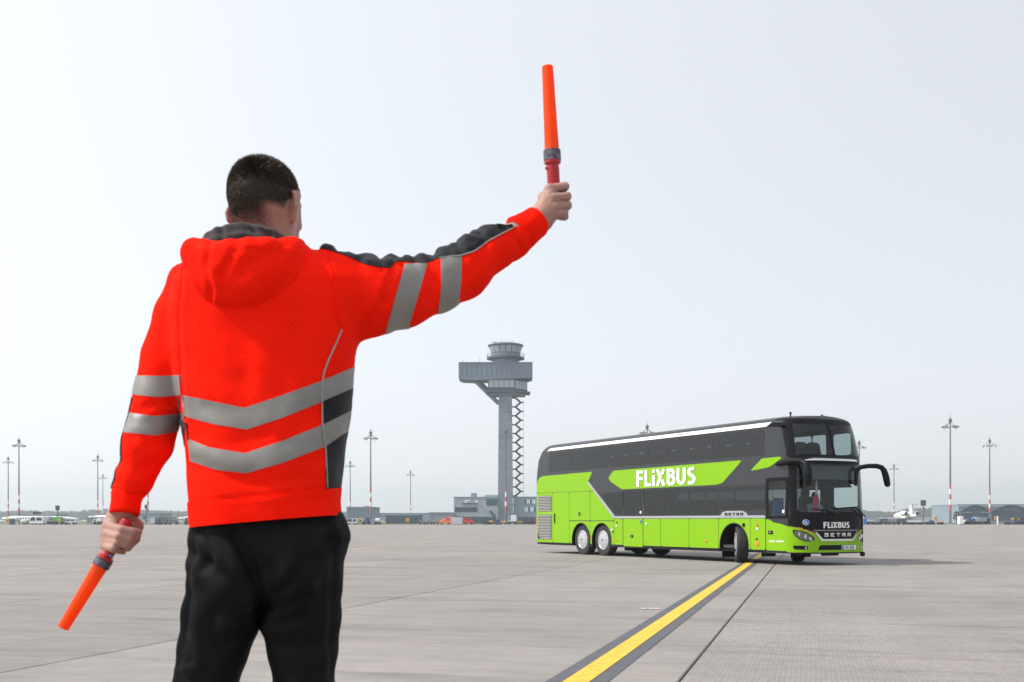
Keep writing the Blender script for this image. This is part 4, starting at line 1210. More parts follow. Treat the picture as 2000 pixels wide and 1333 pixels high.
# --- lettering as flat cut letters
def stroke_poly(pts, w, closed=False, miter=True):
    """one flat ribbon along a polyline (2-D)"""
    pts = [np.array(p, float) for p in pts]; n = len(pts); V = []
    for i in range(n):
        a = pts[i - 1] if (i > 0 or closed) else None
        b = pts[(i + 1) % n] if (i < n - 1 or closed) else None
        d1 = (pts[i] - a) / np.linalg.norm(pts[i] - a) if a is not None else None
        d2 = (b - pts[i]) / np.linalg.norm(b - pts[i]) if b is not None else None
        if d1 is None: d1 = d2
        if d2 is None: d2 = d1
        m_ = d1 + d2; m_ /= np.linalg.norm(m_) + 1e-9
        nn = np.array([-m_[1], m_[0]]); c = max(.45, abs(nn @ np.array([-d1[1], d1[0]])))
        V += [pts[i] + nn * w / 2 / c, pts[i] - nn * w / 2 / c]
    F = [(2 * i, 2 * i + 1, 2 * ((i + 1) % n) + 1, 2 * ((i + 1) % n)) for i in range(n if closed else n - 1)]
    return V, F
def arc(cx, cy, rx, ry, a0_, a1, n=8): return [(cx + rx * math.cos(math.radians(a)), cy + ry * math.sin(math.radians(a))) for a in np.linspace(a0_, a1, n)]
def word_flix():
    """strokes of the operator's wordmark, unit height, letters with rounded joints; returns (strokes, width) per letter"""
    w = .19; h = w / 2; L = []
    x = 0
    F_ = [[(x + h, 0), (x + h, 1 - h), (x + .50, 1 - h)], [(x + h, .50), (x + .46, .50)]]; L.append(F_); x += .60
    L.append([[(x + h, 1), (x + h, h), (x + .46, h)]]); x += .54
    L.append([[(x + h, 0), (x + h, .66)], [(x + h, .79), (x + h, 1.0)]]); x += .30
    L.append([[(x + .07, 1), (x + .27, .52), (x + .25, .44), (x + .05, 0)], [(x + .52, 1), (x + .37, .66)], [(x + .38, .36), (x + .53, 0)]]); x += .72
    L.append([[(x + h, h), (x + h, 1 - h), (x + .32, 1 - h)] + arc(x + .32, .735, .13, .17, 70, -70, 6) + [(x + h, .54)], [(x + h + .02, .54), (x + .34, .54)] + arc(x + .34, .31, .15, .215, 75, -90, 7) + [(x + h, h)]]); x += .66
    L.append([[(x + h, 1), (x + h, .34)] + arc(x + .30, .34, .205, .245, 180, 360, 10) + [(x + .505, 1)]]); x += .70
    L.append([arc(x + .25, .72, .17, .19, 25, 90, 4)[::1][:0] + [(x + .44, 1 - h), (x + .27, 1 - h)] + arc(x + .25, .725, .15, .18, 100, 250, 7) + [(x + .30, .50)] + arc(x + .27, .30, .17, .205, 70, -80, 7) + [(x + .05, h)]]); x += .54
    return L, x, w
def put_word(letters, place, w, m, parent, name='letter'):
    for st in letters:
        b = MB()
        for s in st:
            V, F = stroke_poly(s, w)
            top = [place(p, .006) for p in V]; bot = [place(p, 0) for p in V]
            b.add(top, F)
            nV = len(V) // 2
            for i in range(nV - 1):
                b.add([top[2 * i], top[2 * i + 2], bot[2 * i + 2], bot[2 * i]], [(0, 1, 2, 3)])
                b.add([top[2 * i + 1], top[2 * i + 3], bot[2 * i + 3], bot[2 * i + 1]], [(3, 2, 1, 0)])
        o = link(name, mesh_from(name, np.array(b.v), b.f, m), parent)
LW, wid, ww = word_flix()
sx = (7.15 - 4.12) / wid
put_word(LW, lambda p, o: L3(7.15 - p[0] * sx, .016 - .028 - o - (.004), 2.19 + p[1] * .50), ww, M['bwhite'], bus)
def front_place(v0, sxx, z0, h, off):
    def f(p, o):
        v = v0 + p[0] * sxx; z = z0 + p[1] * h
        return L3(float(front_u(np.array(v), z)) - off - o, v, z)
    return f
# maker's wordmark: square letters
def word_setra():
    L = []; x = 0
    def adv(st, wd):
        nonlocal x
        L.append([[(x + a * wd, b) for a, b in s] for s in st]); x += wd + .55
    adv([[(1, .88), (.12, .88), (.12, .52), (.88, .52), (.88, .12), (0, .12)]], 1.1)
    adv([[(.12, 0), (.12, 1)], [(.12, .12), (1, .12)], [(.12, .5), (.85, .5)], [(.12, .88), (1, .88)]], 1.05)
    adv([[(0, .88), (1, .88)], [(.5, .88), (.5, 0)]], 1.1)
    adv([[(.12, 0), (.12, .88), (.88, .88), (.88, .48), (.12, .48)], [(.62, .48), (.92, 0)]], 1.05)
    adv([[(.12, 0), (.12, .88), (.88, .88), (.88, 0)], [(.12, .42), (.88, .42)]], 1.05)
    return L, x - .55
LS, wS = word_setra()

# --- front: black mask, green bumper, lamps
def frame_front(name, po, pi, m, off): return front_part(name, po, m, off, extra=[front_field(pi, -1)])
front_part('front_mask', [(.03, 1.02), (.16, .99), (.56, .845), (.60, .88), (1.95, .88), (1.99, .845), (2.39, .99), (2.52, 1.02), (2.50, 1.34), (.05, 1.34)], M['bblack'], .004)
frame_front('windscreen_frame', rounded([(.05, 1.34), (2.50, 1.34), (2.49, 2.74), (.06, 2.74)], .04), ws_low, M['bblack'], .004)
frame_front('upper_frame', rounded([(.05, 2.755), (2.50, 2.755), (2.48, 3.79), (.07, 3.79)], .05), np.array([(.2, 2.84), (2.35, 2.84), (2.29, 3.65), (.26, 3.65)]), M['bblack'], .004)
front_part('centre_post', [(1.25, 2.80), (1.30, 2.80), (1.31, 3.72), (1.24, 3.72)], M['bblack'], .018)
gl = [(.02, .335), (2.53, .335), (2.53, 1.00), (2.39, .965), (1.99, .825), (1.83, .635), (.72, .635), (.56, .825), (.16, .965), (.02, 1.00)]
hl_near = rounded([(.075, .925), (.30, .87), (.52, .74), (.575, .645), (.36, .605), (.19, .66), (.10, .78)], .05)
hl_far = np.array([(2.55 - p[0], p[1]) for p in hl_near])[::-1]
fog_near = rounded([(.09, .405), (.37, .405), (.42, .50), (.09, .515)], .015); fog_far = np.array([(2.55 - p[0], p[1]) for p in fog_near])[::-1]
front_part('bumper', gl, M['bgreen'], .012, extra=[front_field(p, -1) for p in (hl_near, hl_far, fog_near, fog_far)])
front_part('lower_edge', [(.06, .29), (2.49, .29), (2.49, .33), (.06, .33)], M['bblack'], .004)
front_part('air_intake', rounded([(.61, .395), (1.94, .395), (1.86, .52), (.70, .52)], .02), M['bblack'], .016)
gr = front_part('grille', [(.58, .865), (1.97, .865), (1.80, .66), (.75, .66)], M['bblack'], .008)
front_part('grille_bar', [(.50, .875), (2.05, .875), (2.05, .905), (.50, .905)], M['silver'], .020)
front_part('grille_surround', [(.54, .855), (.60, .86), (.775, .675), (1.78, .675), (1.955, .86), (2.01, .855), (1.82, .625), (.735, .625)], M['chrome'], .022)
for s, hl, fg in ((0, hl_near, fog_near), (1, hl_far, fog_far)):
    mir = (lambda p: [(2.55 - a, b) for a, b in p][::-1]) if s else (lambda p: p)
    H_ = front_part('headlight', hl, M['lens'], .004)
    front_part('lamp_bezel', hl, M['bblack'], .014, extra=[front_field(hl, 1), lambda V, N, hl=hl: .016 - sd_poly(V[:, [1, 2]], hl)])
    for (v, z, r) in ((.20, .80, .055), (.33, .745, .06), (.44, .685, .045)):
        if s: v = 2.55 - v
        u = float(front_u(np.array(v), z)) - .012
        MB().lathe([(r, 0), (r * .8, -.012), (.004, -.004)], 14, L3(u, v, z), 'x').build('projector', M['reflector'], H_, True)
    front_part('running_light', mir([(.32, .615), (.52, .645), (.52, .665), (.32, .64)]), M['bwhite'], .010, H_)
    front_part('turn_lamp', mir([(.17, .985), (.53, .845), (.50, .825), (.16, .955)]), M['amber'], .020)
    Fg = front_part('fog_recess', fg, M['bblack'], .004)
    v = .33 if not s else 2.22; u = float(front_u(np.array(v), .455)) - .012
    MB().lathe([(.035, 0), (.03, -.012), (.004, -.006)], 14, L3(u, v, .455), 'x').build('fog_lamp', M['reflector'], Fg, True)
put_word(LW, front_place(.80, .88 / wid, .955, .155, .010), ww, M['bwhite'], bus)
put_word(LS, front_place(.82, .90 / wS, .735, .095, .014), .24, M['chrome'], bus)
bc_ = lambda p, o: L3(2.80 - p[0] * (.78 / wS), .030 - .034 - .016 - o, 1.285 + p[1] * .075)
put_word(LS, bc_, .24, M['bblack'], bus)
# chrome visor over the lower windscreen
vz = MB(); vv = np.linspace(.36, 2.19, 22); V = []; F = []
for v in vv:
    u = float(front_u(np.array(v), 2.72)); e = min(1, (v - .36) * 4 + .05, (2.19 - v) * 4 + .05)
    V += [L3(u + .03, v, 2.70 + .075 * e), L3(u - .10 * e, v, 2.70 + .035 * e), L3(u - .10 * e, v, 2.685), L3(u + .03, v, 2.675)]
for i in range(len(vv) - 1):
    for k in range(4): F.append((4 * i + k, 4 * i + (k + 1) % 4, 4 * i + 4 + (k + 1) % 4, 4 * i + 4 + k))
F += [(0, 1, 2, 3), tuple(4 * (len(vv) - 1) + k for k in (3, 2, 1, 0))]
MB().add(V, F).build('visor', M['chrome'], bus)
# disability roundel, licence plate, small labels
M['roundel'] = mat("blue_roundel", (.03, .13, .42), .4)
def disc_front(name, v, z, r, m, off=.012):
    u = float(front_u(np.array(v), z)) - off
    du = (float(front_u(np.array(v + .05), z)) - float(front_u(np.array(v - .05), z))) / .1
    P = [L3(u + du * r * math.cos(t), v + r * math.cos(t), z + r * math.sin(t)) for t in np.linspace(0, 2 * math.pi, 21)[:-1]]
    Q = [(p[0] - .008, p[1], p[2]) for p in P]; n_ = len(P)
    return MB().add(P + Q, [tuple(range(n_)), tuple(range(n_, 2 * n_))[::-1]] + [(i, (i + 1) % n_, n_ + (i + 1) % n_, n_ + i) for i in range(n_)]).build(name, m, bus)
disc_front('roundel', .335, 1.10, .075, M['bwhite'], .010); rd = disc_front('roundel', .335, 1.10, .068, M['roundel'], .013)
put_word([[[(.1, .9), (.1, .4), (.6, .4), (.8, .0)], [(.1, .65), (.5, .65)], arc(.35, .25, .35, .3, 150, 330, 8)]], front_place(.30, .075, 1.06, .075, .022), .10, M['bwhite'], bus, 'symbol')
pl = MB(); pu_ = float(front_u(np.array(1.62), .455))
pl.box((-(pu_ - .034), 1.62, .455), (.012, .50, .112), 0, .006); P_ = pl.build('licence_plate', M['bwhite'], bus)
MB().box((-(pu_ - .042), 1.392, .455), (.006, .042, .10)).build('plate_band', M['roundel'], P_)
# plate characters
chars = {'D': [[(.1, 0), (.1, 1), (.5, 1), (.9, .7), (.9, .3), (.5, 0), (.1, 0)]], 'M': [[(.05, 0), (.05, 1), (.5, .4), (.95, 1), (.95, 0)]], 'S': [[(.9, .9), (.2, .9), (.1, .6), (.9, .4), (.8, .1), (.1, .1)]], '8': [[(.15, .05), (.85, .05), (.85, .95), (.15, .95), (.15, .05)], [(.15, .5), (.85, .5)]]}
x0 = 1.43
for ch in 'D MS 888':
    if ch != ' ':
        st = [[(p[0], p[1]) for p in s] for s in chars[ch]]
        put_word([st], lambda p, o, x0=x0: L3(pu_ - .0405 - o * .3, x0 + p[0] * .042, .418 + p[1] * .074), .22, M['bblack'], P_, 'letter')
        x0 += .056
    else: x0 += .024
# wipers
for pts in ([L3(-.20, 1.15, 1.30), L3(-.24, .95, 1.40), L3(-.18, .42, 1.44)], [L3(-.05, 2.25, 1.26), L3(-.23, 1.85, 1.50), L3(-.25, 1.18, 1.46)], [L3(-.1, 2.30, 1.24), L3(-.2, 1.98, 1.44)]):
    MB().tube(pts, .016, 6).build('wiper', M['bblack'], bus)
# mirrors: sickle arms that reach forward and down
def mirror(name, arm, rad, head):
    a = MB().tube(arm, rad, 12).build('mirror_arm', M['bblack'], bus, True)
    MB().tube([h[0] for h in head], [h[1] for h in head], 14).build('mirror_head', M['bblack'], a, True)
mirror('m', [L3(.62, -.06, 2.60), L3(.35, -.02, 2.645), L3(.10, .05, 2.665), L3(-.12, .09, 2.655), L3(-.27, .09, 2.60), L3(-.33, .09, 2.48)], [.05, .07, .075, .07, .07, .07], [(L3(-.33, .09, 2.56), .08), (L3(-.36, .09, 2.42), .11), (L3(-.37, .09, 2.22), .115), (L3(-.37, .09, 2.08), .095), (L3(-.36, .09, 2.04), .04)])
mirror('m', [L3(-.16, 1.90, 2.05), L3(-.18, 1.90, 2.32), L3(-.16, 1.95, 2.46), L3(-.15, 2.10, 2.54), L3(-.15, 2.35, 2.575), L3(-.18, 2.62, 2.58), L3(-.22, 2.76, 2.54), L3(-.24, 2.82, 2.46)], [.04, .05, .055, .06, .06, .065, .07, .07], [(L3(-.24, 2.80, 2.50), .075), (L3(-.25, 2.86, 2.36), .085), (L3(-.26, 2.90, 2.2), .085), (L3(-.27, 2.92, 2.07), .075), (L3(-.27, 2.92, 2.03), .03)])
# rear lamp edge, side markers, locks and stickers
MB().box(L3(13.76, .12, 1.12), (.10, .10, .42), 0, .03).build('tail_lamp', M['red'], bus)
for (u, z, w, h, m) in ((2.55 + 1.1, .57, .10, .05, 'amber'), (6.66, .50, .09, .045, 'amber'), (8.30, .52, .09, .045, 'amber'), (9.86, .62, .03, .08, 'amber'), (12.85, .475, .16, .035, 'amber')):
    MB().box(L3(u, -.018, z), (w, .02, h), 0, .008).build('side_marker', M[m], bus)
def side_disc(name, u, z, r, m, y=-.014):
    MB().lathe([(r, .006), (r, -.006), (r * .6, -.010)], 14, L3(u, y, z), 'y').build(name, m, bus)
for (u, z, r, m) in ((6.93, 1.40, .046, 'bwhite'), (6.90, 1.11, .052, 'roundel'), (6.63, 1.05, .034, 'bwhite'), (8.28, 1.08, .028, 'bblack'), (8.30, .98, .034, 'bwhite'), (.42, 1.38, .045, 'bwhite'), (2.0, 1.03, .055, 'bblack'), (1.44, 1.02, .035, 'red'), (1.45, .93, .036, 'bwhite'), (1.46, .66, .03, 'bblack')):
    side_disc('sticker' if m != 'bblack' else 'lock', u, z, r, M[m])
side_disc('side_lamp', 1.44, .54, .06, M['amber'], -.018)
for (u, z, w, h) in ((7.42, .66, .15, .085), (10.6, 1.37, .10, .12), (.92, .84, .18, .09)):
    MB().box(L3(u, -.016, z), (w, .02, h), 0, .01).build('door_latch', M['bblack'], bus)
    MB().box(L3(u, -.028, z), (w * .4, .01, h * .35), 0, .004).build('latch_handle', M['silver'], bus)
MB().box(L3(12.28, -.02, 1.22), (.05, .03, .34), 0, .01).build('door_handle', M['bblack'], bus)
MB().lathe([(.05, .012), (.06, -.03), (.03, -.05)], 12, L3(8.54, -.01, .83), 'y').build('filler_cap', M['rim_white'], bus)
# small white lettering on the front door: two slanted words over three fine lines
def scrawl(x0, x1, z, h, seed, n, slant=.25):
    r = random.Random(seed); st = []
    for i in range(n):
        a = x0 + (x1 - x0) * i / n; w_ = (x1 - x0) / n * .62; k = r.randint(0, 3)
        up = 1.35 if i in (0,) or r.random() < .22 else .75
        if k == 0: st.append([[(a, 0), (a, up)], [(a, .7), (a + w_, .65), (a + w_, 0)]])
        elif k == 1: st.append([[(a + w_, .7), (a, .6), (a, .1), (a + w_, .05), (a + w_, .72)]])
        elif k == 2: st.append([[(a, .35), (a + w_, .4), (a + w_ * .8, .72), (a, .6), (a, .1), (a + w_, .08)]])
        else: st.append([[(a, 0), (a, up), (a + w_ * .9, up * .9), (a + w_ * .9, up * .5), (a, up * .45)]])
    return st
for (x0_, x1_, z_, h_, sd_, n_, w_) in ((.40, .70, .585, .065, 3, 6, .26), (.73, .98, .585, .065, 8, 5, .26)):
    put_word(scrawl(0, 1, 0, 1, sd_, n_), lambda p, o, x1_=x1_, x0_=x0_, z_=z_, h_=h_: L3(x1_ + (x0_ - x1_) * (p[0]) - p[1] * .01, -.004 - o, z_ + p[1] * h_), .05, M['bwhite'], fdoor, 'letter')
# --- wheels
def coach_wheel(u, v, steer, side, parent=bus):
    r = .51; w = empty('wheel', L3(u, v, r), -steer); w.parent = parent
    tp = [(.30, .14), (.40, .155), (.485, .15), (.505, .125), (.51, .08), (.503, .076), (.503, .060), (.51, .056), (.51, .008), (.503, .004), (.503, -.004), (.51, -.008), (.51, -.056), (.503, -.060), (.503, -.076), (.51, -.08), (.505, -.125), (.485, -.15), (.40, -.155), (.30, -.14)]
    MB().lathe(tp, 40, (0, 0, 0), 'y').build('tyre', M['tyre'], w, True)
    s = -1 if side == 'n' else 1
    MB().lathe([(.315, s * .125), (.315, s * .15), (.29, s * .158), (.275, s * .145), (.16, s * .168), (.06, s * .178), (.004, s * .178)], 36, (0, 0, 0), 'y').build('wheel_cover', M['rim_white'], w, True)
    MB().lathe([(.035, s * .176), (.03, s * .186), (.004, s * .188)], 12, (0, 0, 0), 'y').build('hub_badge', M['bblack'], w)
    for k in range(10):
        t = 2 * math.pi * k / 10
        MB().lathe([(.012, s * .155), (.012, s * .162), (.004, s * .164)], 8, (.235 * math.cos(t), 0, .235 * math.sin(t)), 'y').build('vent', M['bblack'], w)
    return w
STEER = math.radians(33)
coach_wheel(2.42, .24, STEER, 'n'); coach_wheel(2.42, 2.25, STEER, 'f')
for u in (9.20, 10.50):
    coach_wheel(u, .20, 0, 'n'); coach_wheel(u, 2.35, 0, 'f')
for u in (2.42, 9.20, 10.50): MB().tube([L3(u, .3, .47), L3(u, 2.25, .47)], .09, 8).build('axle', M['bblack'], bus)
# things hanging below the body
for (u, v, z, a, b, c) in ((.9, 1.0, .25, .5, .3, .12), (1.6, .5, .26, .3, .3, .14), (3.4, .8, .25, .5, .5, .14), (-.02, 1.15, .28, .08, .6, .08), (0, 2.3, .27, .12, .12, .12), (8.3, .7, .25, .4, .6, .14)):
    MB().box(L3(u, v, z), (a, b, c), 0, .03).build('underfloor_unit', M['bblack'], bus)
for u, v in ((.62, .4), (.75, 1.6)):
    MB().tube([L3(u, v, 3.84), L3(u, v, 3.93)], .02, 6).lathe([(.035, 3.92), (.03, 3.96), (.004, 3.97)], 8, L3(u, v, 0)).build('roof_aerial', M['bblack'], bus)
MB().box(L3(3.02, .30, .34), (.03, .46, .42)).build('mud_flap', M['bblack'], bus)
# vertical dark A-post strip near side
front_part('corner_post', [(.055, 1.02), (.155, 1.0), (.19, 2.62), (.075, 2.72)], M['bblack'], .010)

# the driver and the red and white sheets hung inside the windscreen: things of their own
def world_of(u, v, z):
    s, c = math.sin(PHI), math.cos(PHI)
    return np.array([BX0 - u * s + v * c, BD0 + u * c + v * s, z])

# ================================================================ organic shapes: signed distance fields meshed with surface nets
def smin(a, b, k):
    if k <= 0: return np.minimum(a, b)
    h = np.clip(.5 + .5 * (b - a) / k, 0, 1)
    return b + (a - b) * h - k * h * (1 - h)
def cone(a, b, ra, rb):
    a = np.array(a, float); b = np.array(b, float); ba = b - a; L = ba @ ba + 1e-12
    def f(P):
        pa = P - a; t = np.clip(pa @ ba / L, 0, 1)
        return np.linalg.norm(pa - t[:, None] * ba, axis=1) - (ra + (rb - ra) * t)
    f.c = (a + b) / 2; f.r = math.sqrt(L) / 2 + max(ra, rb)
    return f
def ellip(c, r, R=None):
    c = np.array(c, float); r = np.array(r, float); R = np.eye(3) if R is None else np.array(R)
    def f(P):
        q = (P - c) @ R
        k0 = np.linalg.norm(q / r, axis=1); k1 = np.linalg.norm(q / (r * r), axis=1)
        return k0 * (k0 - 1) / (k1 + 1e-9)
    f.c = c; f.r = float(r.max())
    return f
def rotz(a):
    c, s = math.cos(a), math.sin(a); return np.array([[c, -s, 0], [s, c, 0], [0, 0, 1.0]])
def roty(a):
    c, s = math.cos(a), math.sin(a); return np.array([[c, 0, s], [0, 1, 0], [-s, 0, c]])
def rotx(a):
    c, s = math.cos(a), math.sin(a); return np.array([[1, 0, 0], [0, c, -s], [0, s, c]])
def loft(rows, n=2.5):
    """stack of rounded cross-sections: rows of (z, x centre, y centre, half width, half depth)"""
    R = np.array(sorted(rows), float)
    def f(P):
        z = np.clip(P[:, 2], R[0, 0], R[-1, 0])
        g = [np.interp(z, R[:, 0], R[:, i]) for i in range(1, 5)]
        qx = P[:, 0] - g[0]; qy = P[:, 1] - g[1]
        rho = (np.abs(qx / g[2]) ** n + np.abs(qy / g[3]) ** n) ** (1 / n)
        d = (1 - 1 / np.maximum(rho, 1e-6)) * np.hypot(qx, qy)
        d = np.where(rho < 1e-3, -np.minimum(g[2], g[3]), d)
        dz = np.maximum(P[:, 2] - R[-1, 0], R[0, 0] - P[:, 2])
        out = np.hypot(np.maximum(d, 0), np.maximum(dz, 0))
        return np.where((d > 0) & (dz > 0), out, np.maximum(d, dz))
    lo, hi = R[0, 0], R[-1, 0]
    f.c = np.array([R[:, 1].mean(), R[:, 2].mean(), (lo + hi) / 2]); f.r = (hi - lo) / 2 + R[:, 3].max() + .1
    return f
def field_of(prims):
    """prims: list of (function, blend radius)"""
    def f(P):
        c = P.mean(0); rad = np.linalg.norm(P - c, axis=1).max()
        d = np.full(len(P), 1.0)
        for g, k in prims:
            if np.linalg.norm(g.c - c) - g.r - rad > .12: continue
            d = smin(d, g(P), k)
        return d
    return f
def mesh_sdf(F, lo, hi, h, block=24, smooth=2):
    lo = np.array(lo, float); n = np.ceil((np.array(hi) - lo) / h).astype(int) + 1
    n = ((n + block - 1) // block) * block
    D = np.full(tuple(n), 1.0, np.float32)
    ax = [lo[i] + h * np.arange(n[i]) for i in range(3)]
    hb = h * block
    for i in range(0, n[0], block):
        for j in range(0, n[1], block):
            for k in range(0, n[2], block):
                c = np.array([[ax[0][i] + hb / 2, ax[1][j] + hb / 2, ax[2][k] + hb / 2]])
                d0 = F(c)[0]
                if abs(d0) > hb * 1.5:
                    D[i:i + block, j:j + block, k:k + block] = 1.0 if d0 > 0 else -1.0; continue
                X, Y, Z = np.meshgrid(ax[0][i:i + block], ax[1][j:j + block], ax[2][k:k + block], indexing='ij')
                D[i:i + block, j:j + block, k:k + block] = F(np.c_[X.ravel(), Y.ravel(), Z.ravel()]).reshape(X.shape)
    I = D < 0
    a = np.zeros(tuple(n - 1), np.int8)
    for dx in (0, 1):
        for dy in (0, 1):
            for dz in (0, 1): a += I[dx:n[0] - 1 + dx, dy:n[1] - 1 + dy, dz:n[2] - 1 + dz]
    act = (a > 0) & (a < 8)
    cells = np.argwhere(act); idx = -np.ones(tuple(n - 1), np.int32); idx[act] = np.arange(len(cells))
    acc = np.zeros((len(cells), 3)); cnt = np.zeros(len(cells))
    cor = [(x, y, z) for x in (0, 1) for y in (0, 1) for z in (0, 1)]
    vals = {c: D[cells[:, 0] + c[0], cells[:, 1] + c[1], cells[:, 2] + c[2]] for c in cor}
    for p in cor:
        for axn in range(3):
            if p[axn] == 1: continue
            q = list(p); q[axn] = 1; q = tuple(q)
            va, vb = vals[p], vals[q]; m = (va < 0) != (vb < 0)
            t = np.where(m, va / np.where(m, va - vb, 1), 0)
            pt = np.array(p, float)[None, :] + np.zeros((len(cells), 3)); pt[:, axn] += t
            acc[m] += pt[m]; cnt[m] += 1
    V = lo + h * (cells + acc / np.maximum(cnt, 1)[:, None])
    quads = []
    for axn in range(3):
        u, v = (axn + 1) % 3, (axn + 2) % 3
        sl0 = [slice(None)] * 3; sl1 = [slice(None)] * 3
        sl0[axn] = slice(0, -1); sl1[axn] = slice(1, None)
        A, B = I[tuple(sl0)], I[tuple(sl1)]
        E = np.argwhere(A != B)
        E = E[(E[:, u] > 0) & (E[:, v] > 0) & (E[:, u] < n[u] - 1) & (E[:, v] < n[v] - 1)]
        s = A[E[:, 0], E[:, 1], E[:, 2]]
        def g(du, dv):
            w = E.copy(); w[:, u] -= du; w[:, v] -= dv; return idx[w[:, 0], w[:, 1], w[:, 2]]
        Q = np.c_[g(1, 1), g(0, 1), g(0, 0), g(1, 0)]
        Q[~s] = Q[~s][:, ::-1]
        quads.append(Q)
    Q = np.vstack(quads)
    for _ in range(smooth):
        S_ = np.zeros_like(V); c_ = np.zeros(len(V))
        for a_, b_ in ((0, 1), (1, 2), (2, 3), (3, 0)):
            np.add.at(S_, Q[:, a_], V[Q[:, b_]]); np.add.at(c_, Q[:, a_], 1)
            np.add.at(S_, Q[:, b_], V[Q[:, a_]]); np.add.at(c_, Q[:, b_], 1)
        V = V * .4 + .6 * S_ / np.maximum(c_, 1)[:, None]
    return V, Q
def vnoise(P, scale, seed=0):
    """smooth lattice noise in -1..1"""
    r = np.random.default_rng(seed); T = r.random((32, 32, 32)) * 2 - 1
    q = P / scale; i = np.floor(q).astype(int); f = q - i; f = f * f * (3 - 2 * f)
    o = np.zeros(len(P))
    for dx in (0, 1):
        for dy in (0, 1):
            for dz in (0, 1):
                w = np.where(dx, f[:, 0], 1 - f[:, 0]) * np.where(dy, f[:, 1], 1 - f[:, 1]) * np.where(dz, f[:, 2], 1 - f[:, 2])
                o += w * T[(i[:, 0] + dx) % 32, (i[:, 1] + dy) % 32, (i[:, 2] + dz) % 32]
    return o
def PX(V):
    return np.c_[1000 + FPX * V[:, 0] / V[:, 1], HORIZON - FPX * (V[:, 2] - CAM_H) / V[:, 1]]

# ---------------------------------------------------------------- materials of the person
def cloth_mat(name, color, rough=.9, weave=0.0, wscale=260.0, diag=0.0, sheen=0.15, var=0.05, spec=0.2):
    m = mat(name, color, rough, 0, spec, var=var, vscale=7.0, sheen=sheen)
    nt = m.node_tree; n = nt.nodes; l = nt.links; b = n["Principled BSDF"]
    tc = n.new("ShaderNodeTexCoord")
    h = None
    nz = n.new("ShaderNodeTexNoise"); nz.inputs['Scale'].default_value = wscale; nz.inputs['Detail'].default_value = 3
    l.new(tc.outputs['Object'], nz.inputs['Vector']); h = nz.outputs[0]
    if diag > 0:
        wv = n.new("ShaderNodeTexWave"); wv.wave_type = 'BANDS'; wv.bands_direction = 'DIAGONAL'
        wv.inputs['Scale'].default_value = 38; wv.inputs['Distortion'].default_value = .6
        mp = n.new("ShaderNodeMapping"); mp.inputs['Scale'].default_value = (1, .0, 1)
        l.new(tc.outputs['Object'], mp.inputs[0]); l.new(mp.outputs[0], wv.inputs['Vector'])
        ad = n.new("ShaderNodeMath"); ad.operation = 'MULTIPLY_ADD'; ad.inputs[1].default_value = diag
        l.new(wv.outputs['Fac'], ad.inputs[0]); l.new(nz.outputs[0], ad.inputs[2]); h = ad.outputs[0]
    bp = n.new("ShaderNodeBump"); bp.inputs['Strength'].default_value = max(weave, .001); bp.inputs['Distance'].default_value = .002
    l.new(h, bp.inputs['Height']); l.new(bp.outputs[0], b.inputs['Normal'])
    return m
M['hiviz'] = cloth_mat("orange_hiviz_cloth", (1.0, 0.013, 0.003), .9, .8, 240, .6, .0, .05, .06)
M['hiviz_rib'] = cloth_mat("orange_ribbed_cuff", (0.99, 0.011, 0.002), .9, .5, 300, 0, .0, .05, .06)
M['reflect'] = mat("reflective_tape", (0.235, 0.225, 0.21), .5, .25, .4, var=.05, vscale=18, bump=.12, bscale=500)
M['panel_dark'] = cloth_mat("dark_grey_panel", (0.011, 0.012, 0.015), .7, .35, 300, 0, .05, .1)
M['lining'] = cloth_mat("hood_lining", (0.022, 0.019, 0.022), .9, .35, 200, 0, .25, .2)
M['piping'] = mat("grey_piping", (0.30, 0.28, 0.26), .6)
M['trouser'] = cloth_mat("black_trouser_cloth", (0.0042, 0.0044, 0.0058), .68, .2, 320, 0, .0, .15, .14)
M['shoe'] = mat("black_shoe", (.012, .012, .012), .5)
def skin_mat(name, c):
    m = mat(name, c, .55, 0, .35, var=.12, vscale=22, bump=.12, bscale=220)
    b = m.node_tree.nodes["Principled BSDF"]
    b.inputs['Subsurface Weight'].default_value = .12; b.inputs['Subsurface Radius'].default_value = (.012, .004, .002); b.inputs['Subsurface Scale'].default_value = .6
    return m
M['skin'] = skin_mat("skin", (0.36, 0.20, 0.16))
M['hair'] = mat("dark_brown_hair", (0.038, 0.027, 0.019), .55, 0, .4)
M['hair_b'] = mat("light_brown_highlight_hair", (0.17, 0.115, 0.072), .5, 0, .5)

# ---------------------------------------------------------------- the marshaller
PD = 2.45
def w_(px, py, D=PD): return W(px, py, D)
def rpx(r, D=PD): return r * D / FPX
person = empty('person', (W(520, HORIZON, PD)[0], PD, 0))
tag(person, 'man in orange hi-vis hoodie and black trousers raising one wand, seen from behind', 'person')
PO = np.array(person.location)
def pobj(name, V, F, m, parent=None, smooth=True):
    o = obj(name, np.asarray(V) - PO, F, m, parent or person, smooth)
    return o
def crow(y, l, r, D=PD, depth=.14, dy=0.0):
    a, b = w_(l, y, D), w_(r, y, D)
    return (a[2], (a[0] + b[0]) / 2, D + dy, (b[0] - a[0]) / 2, depth)

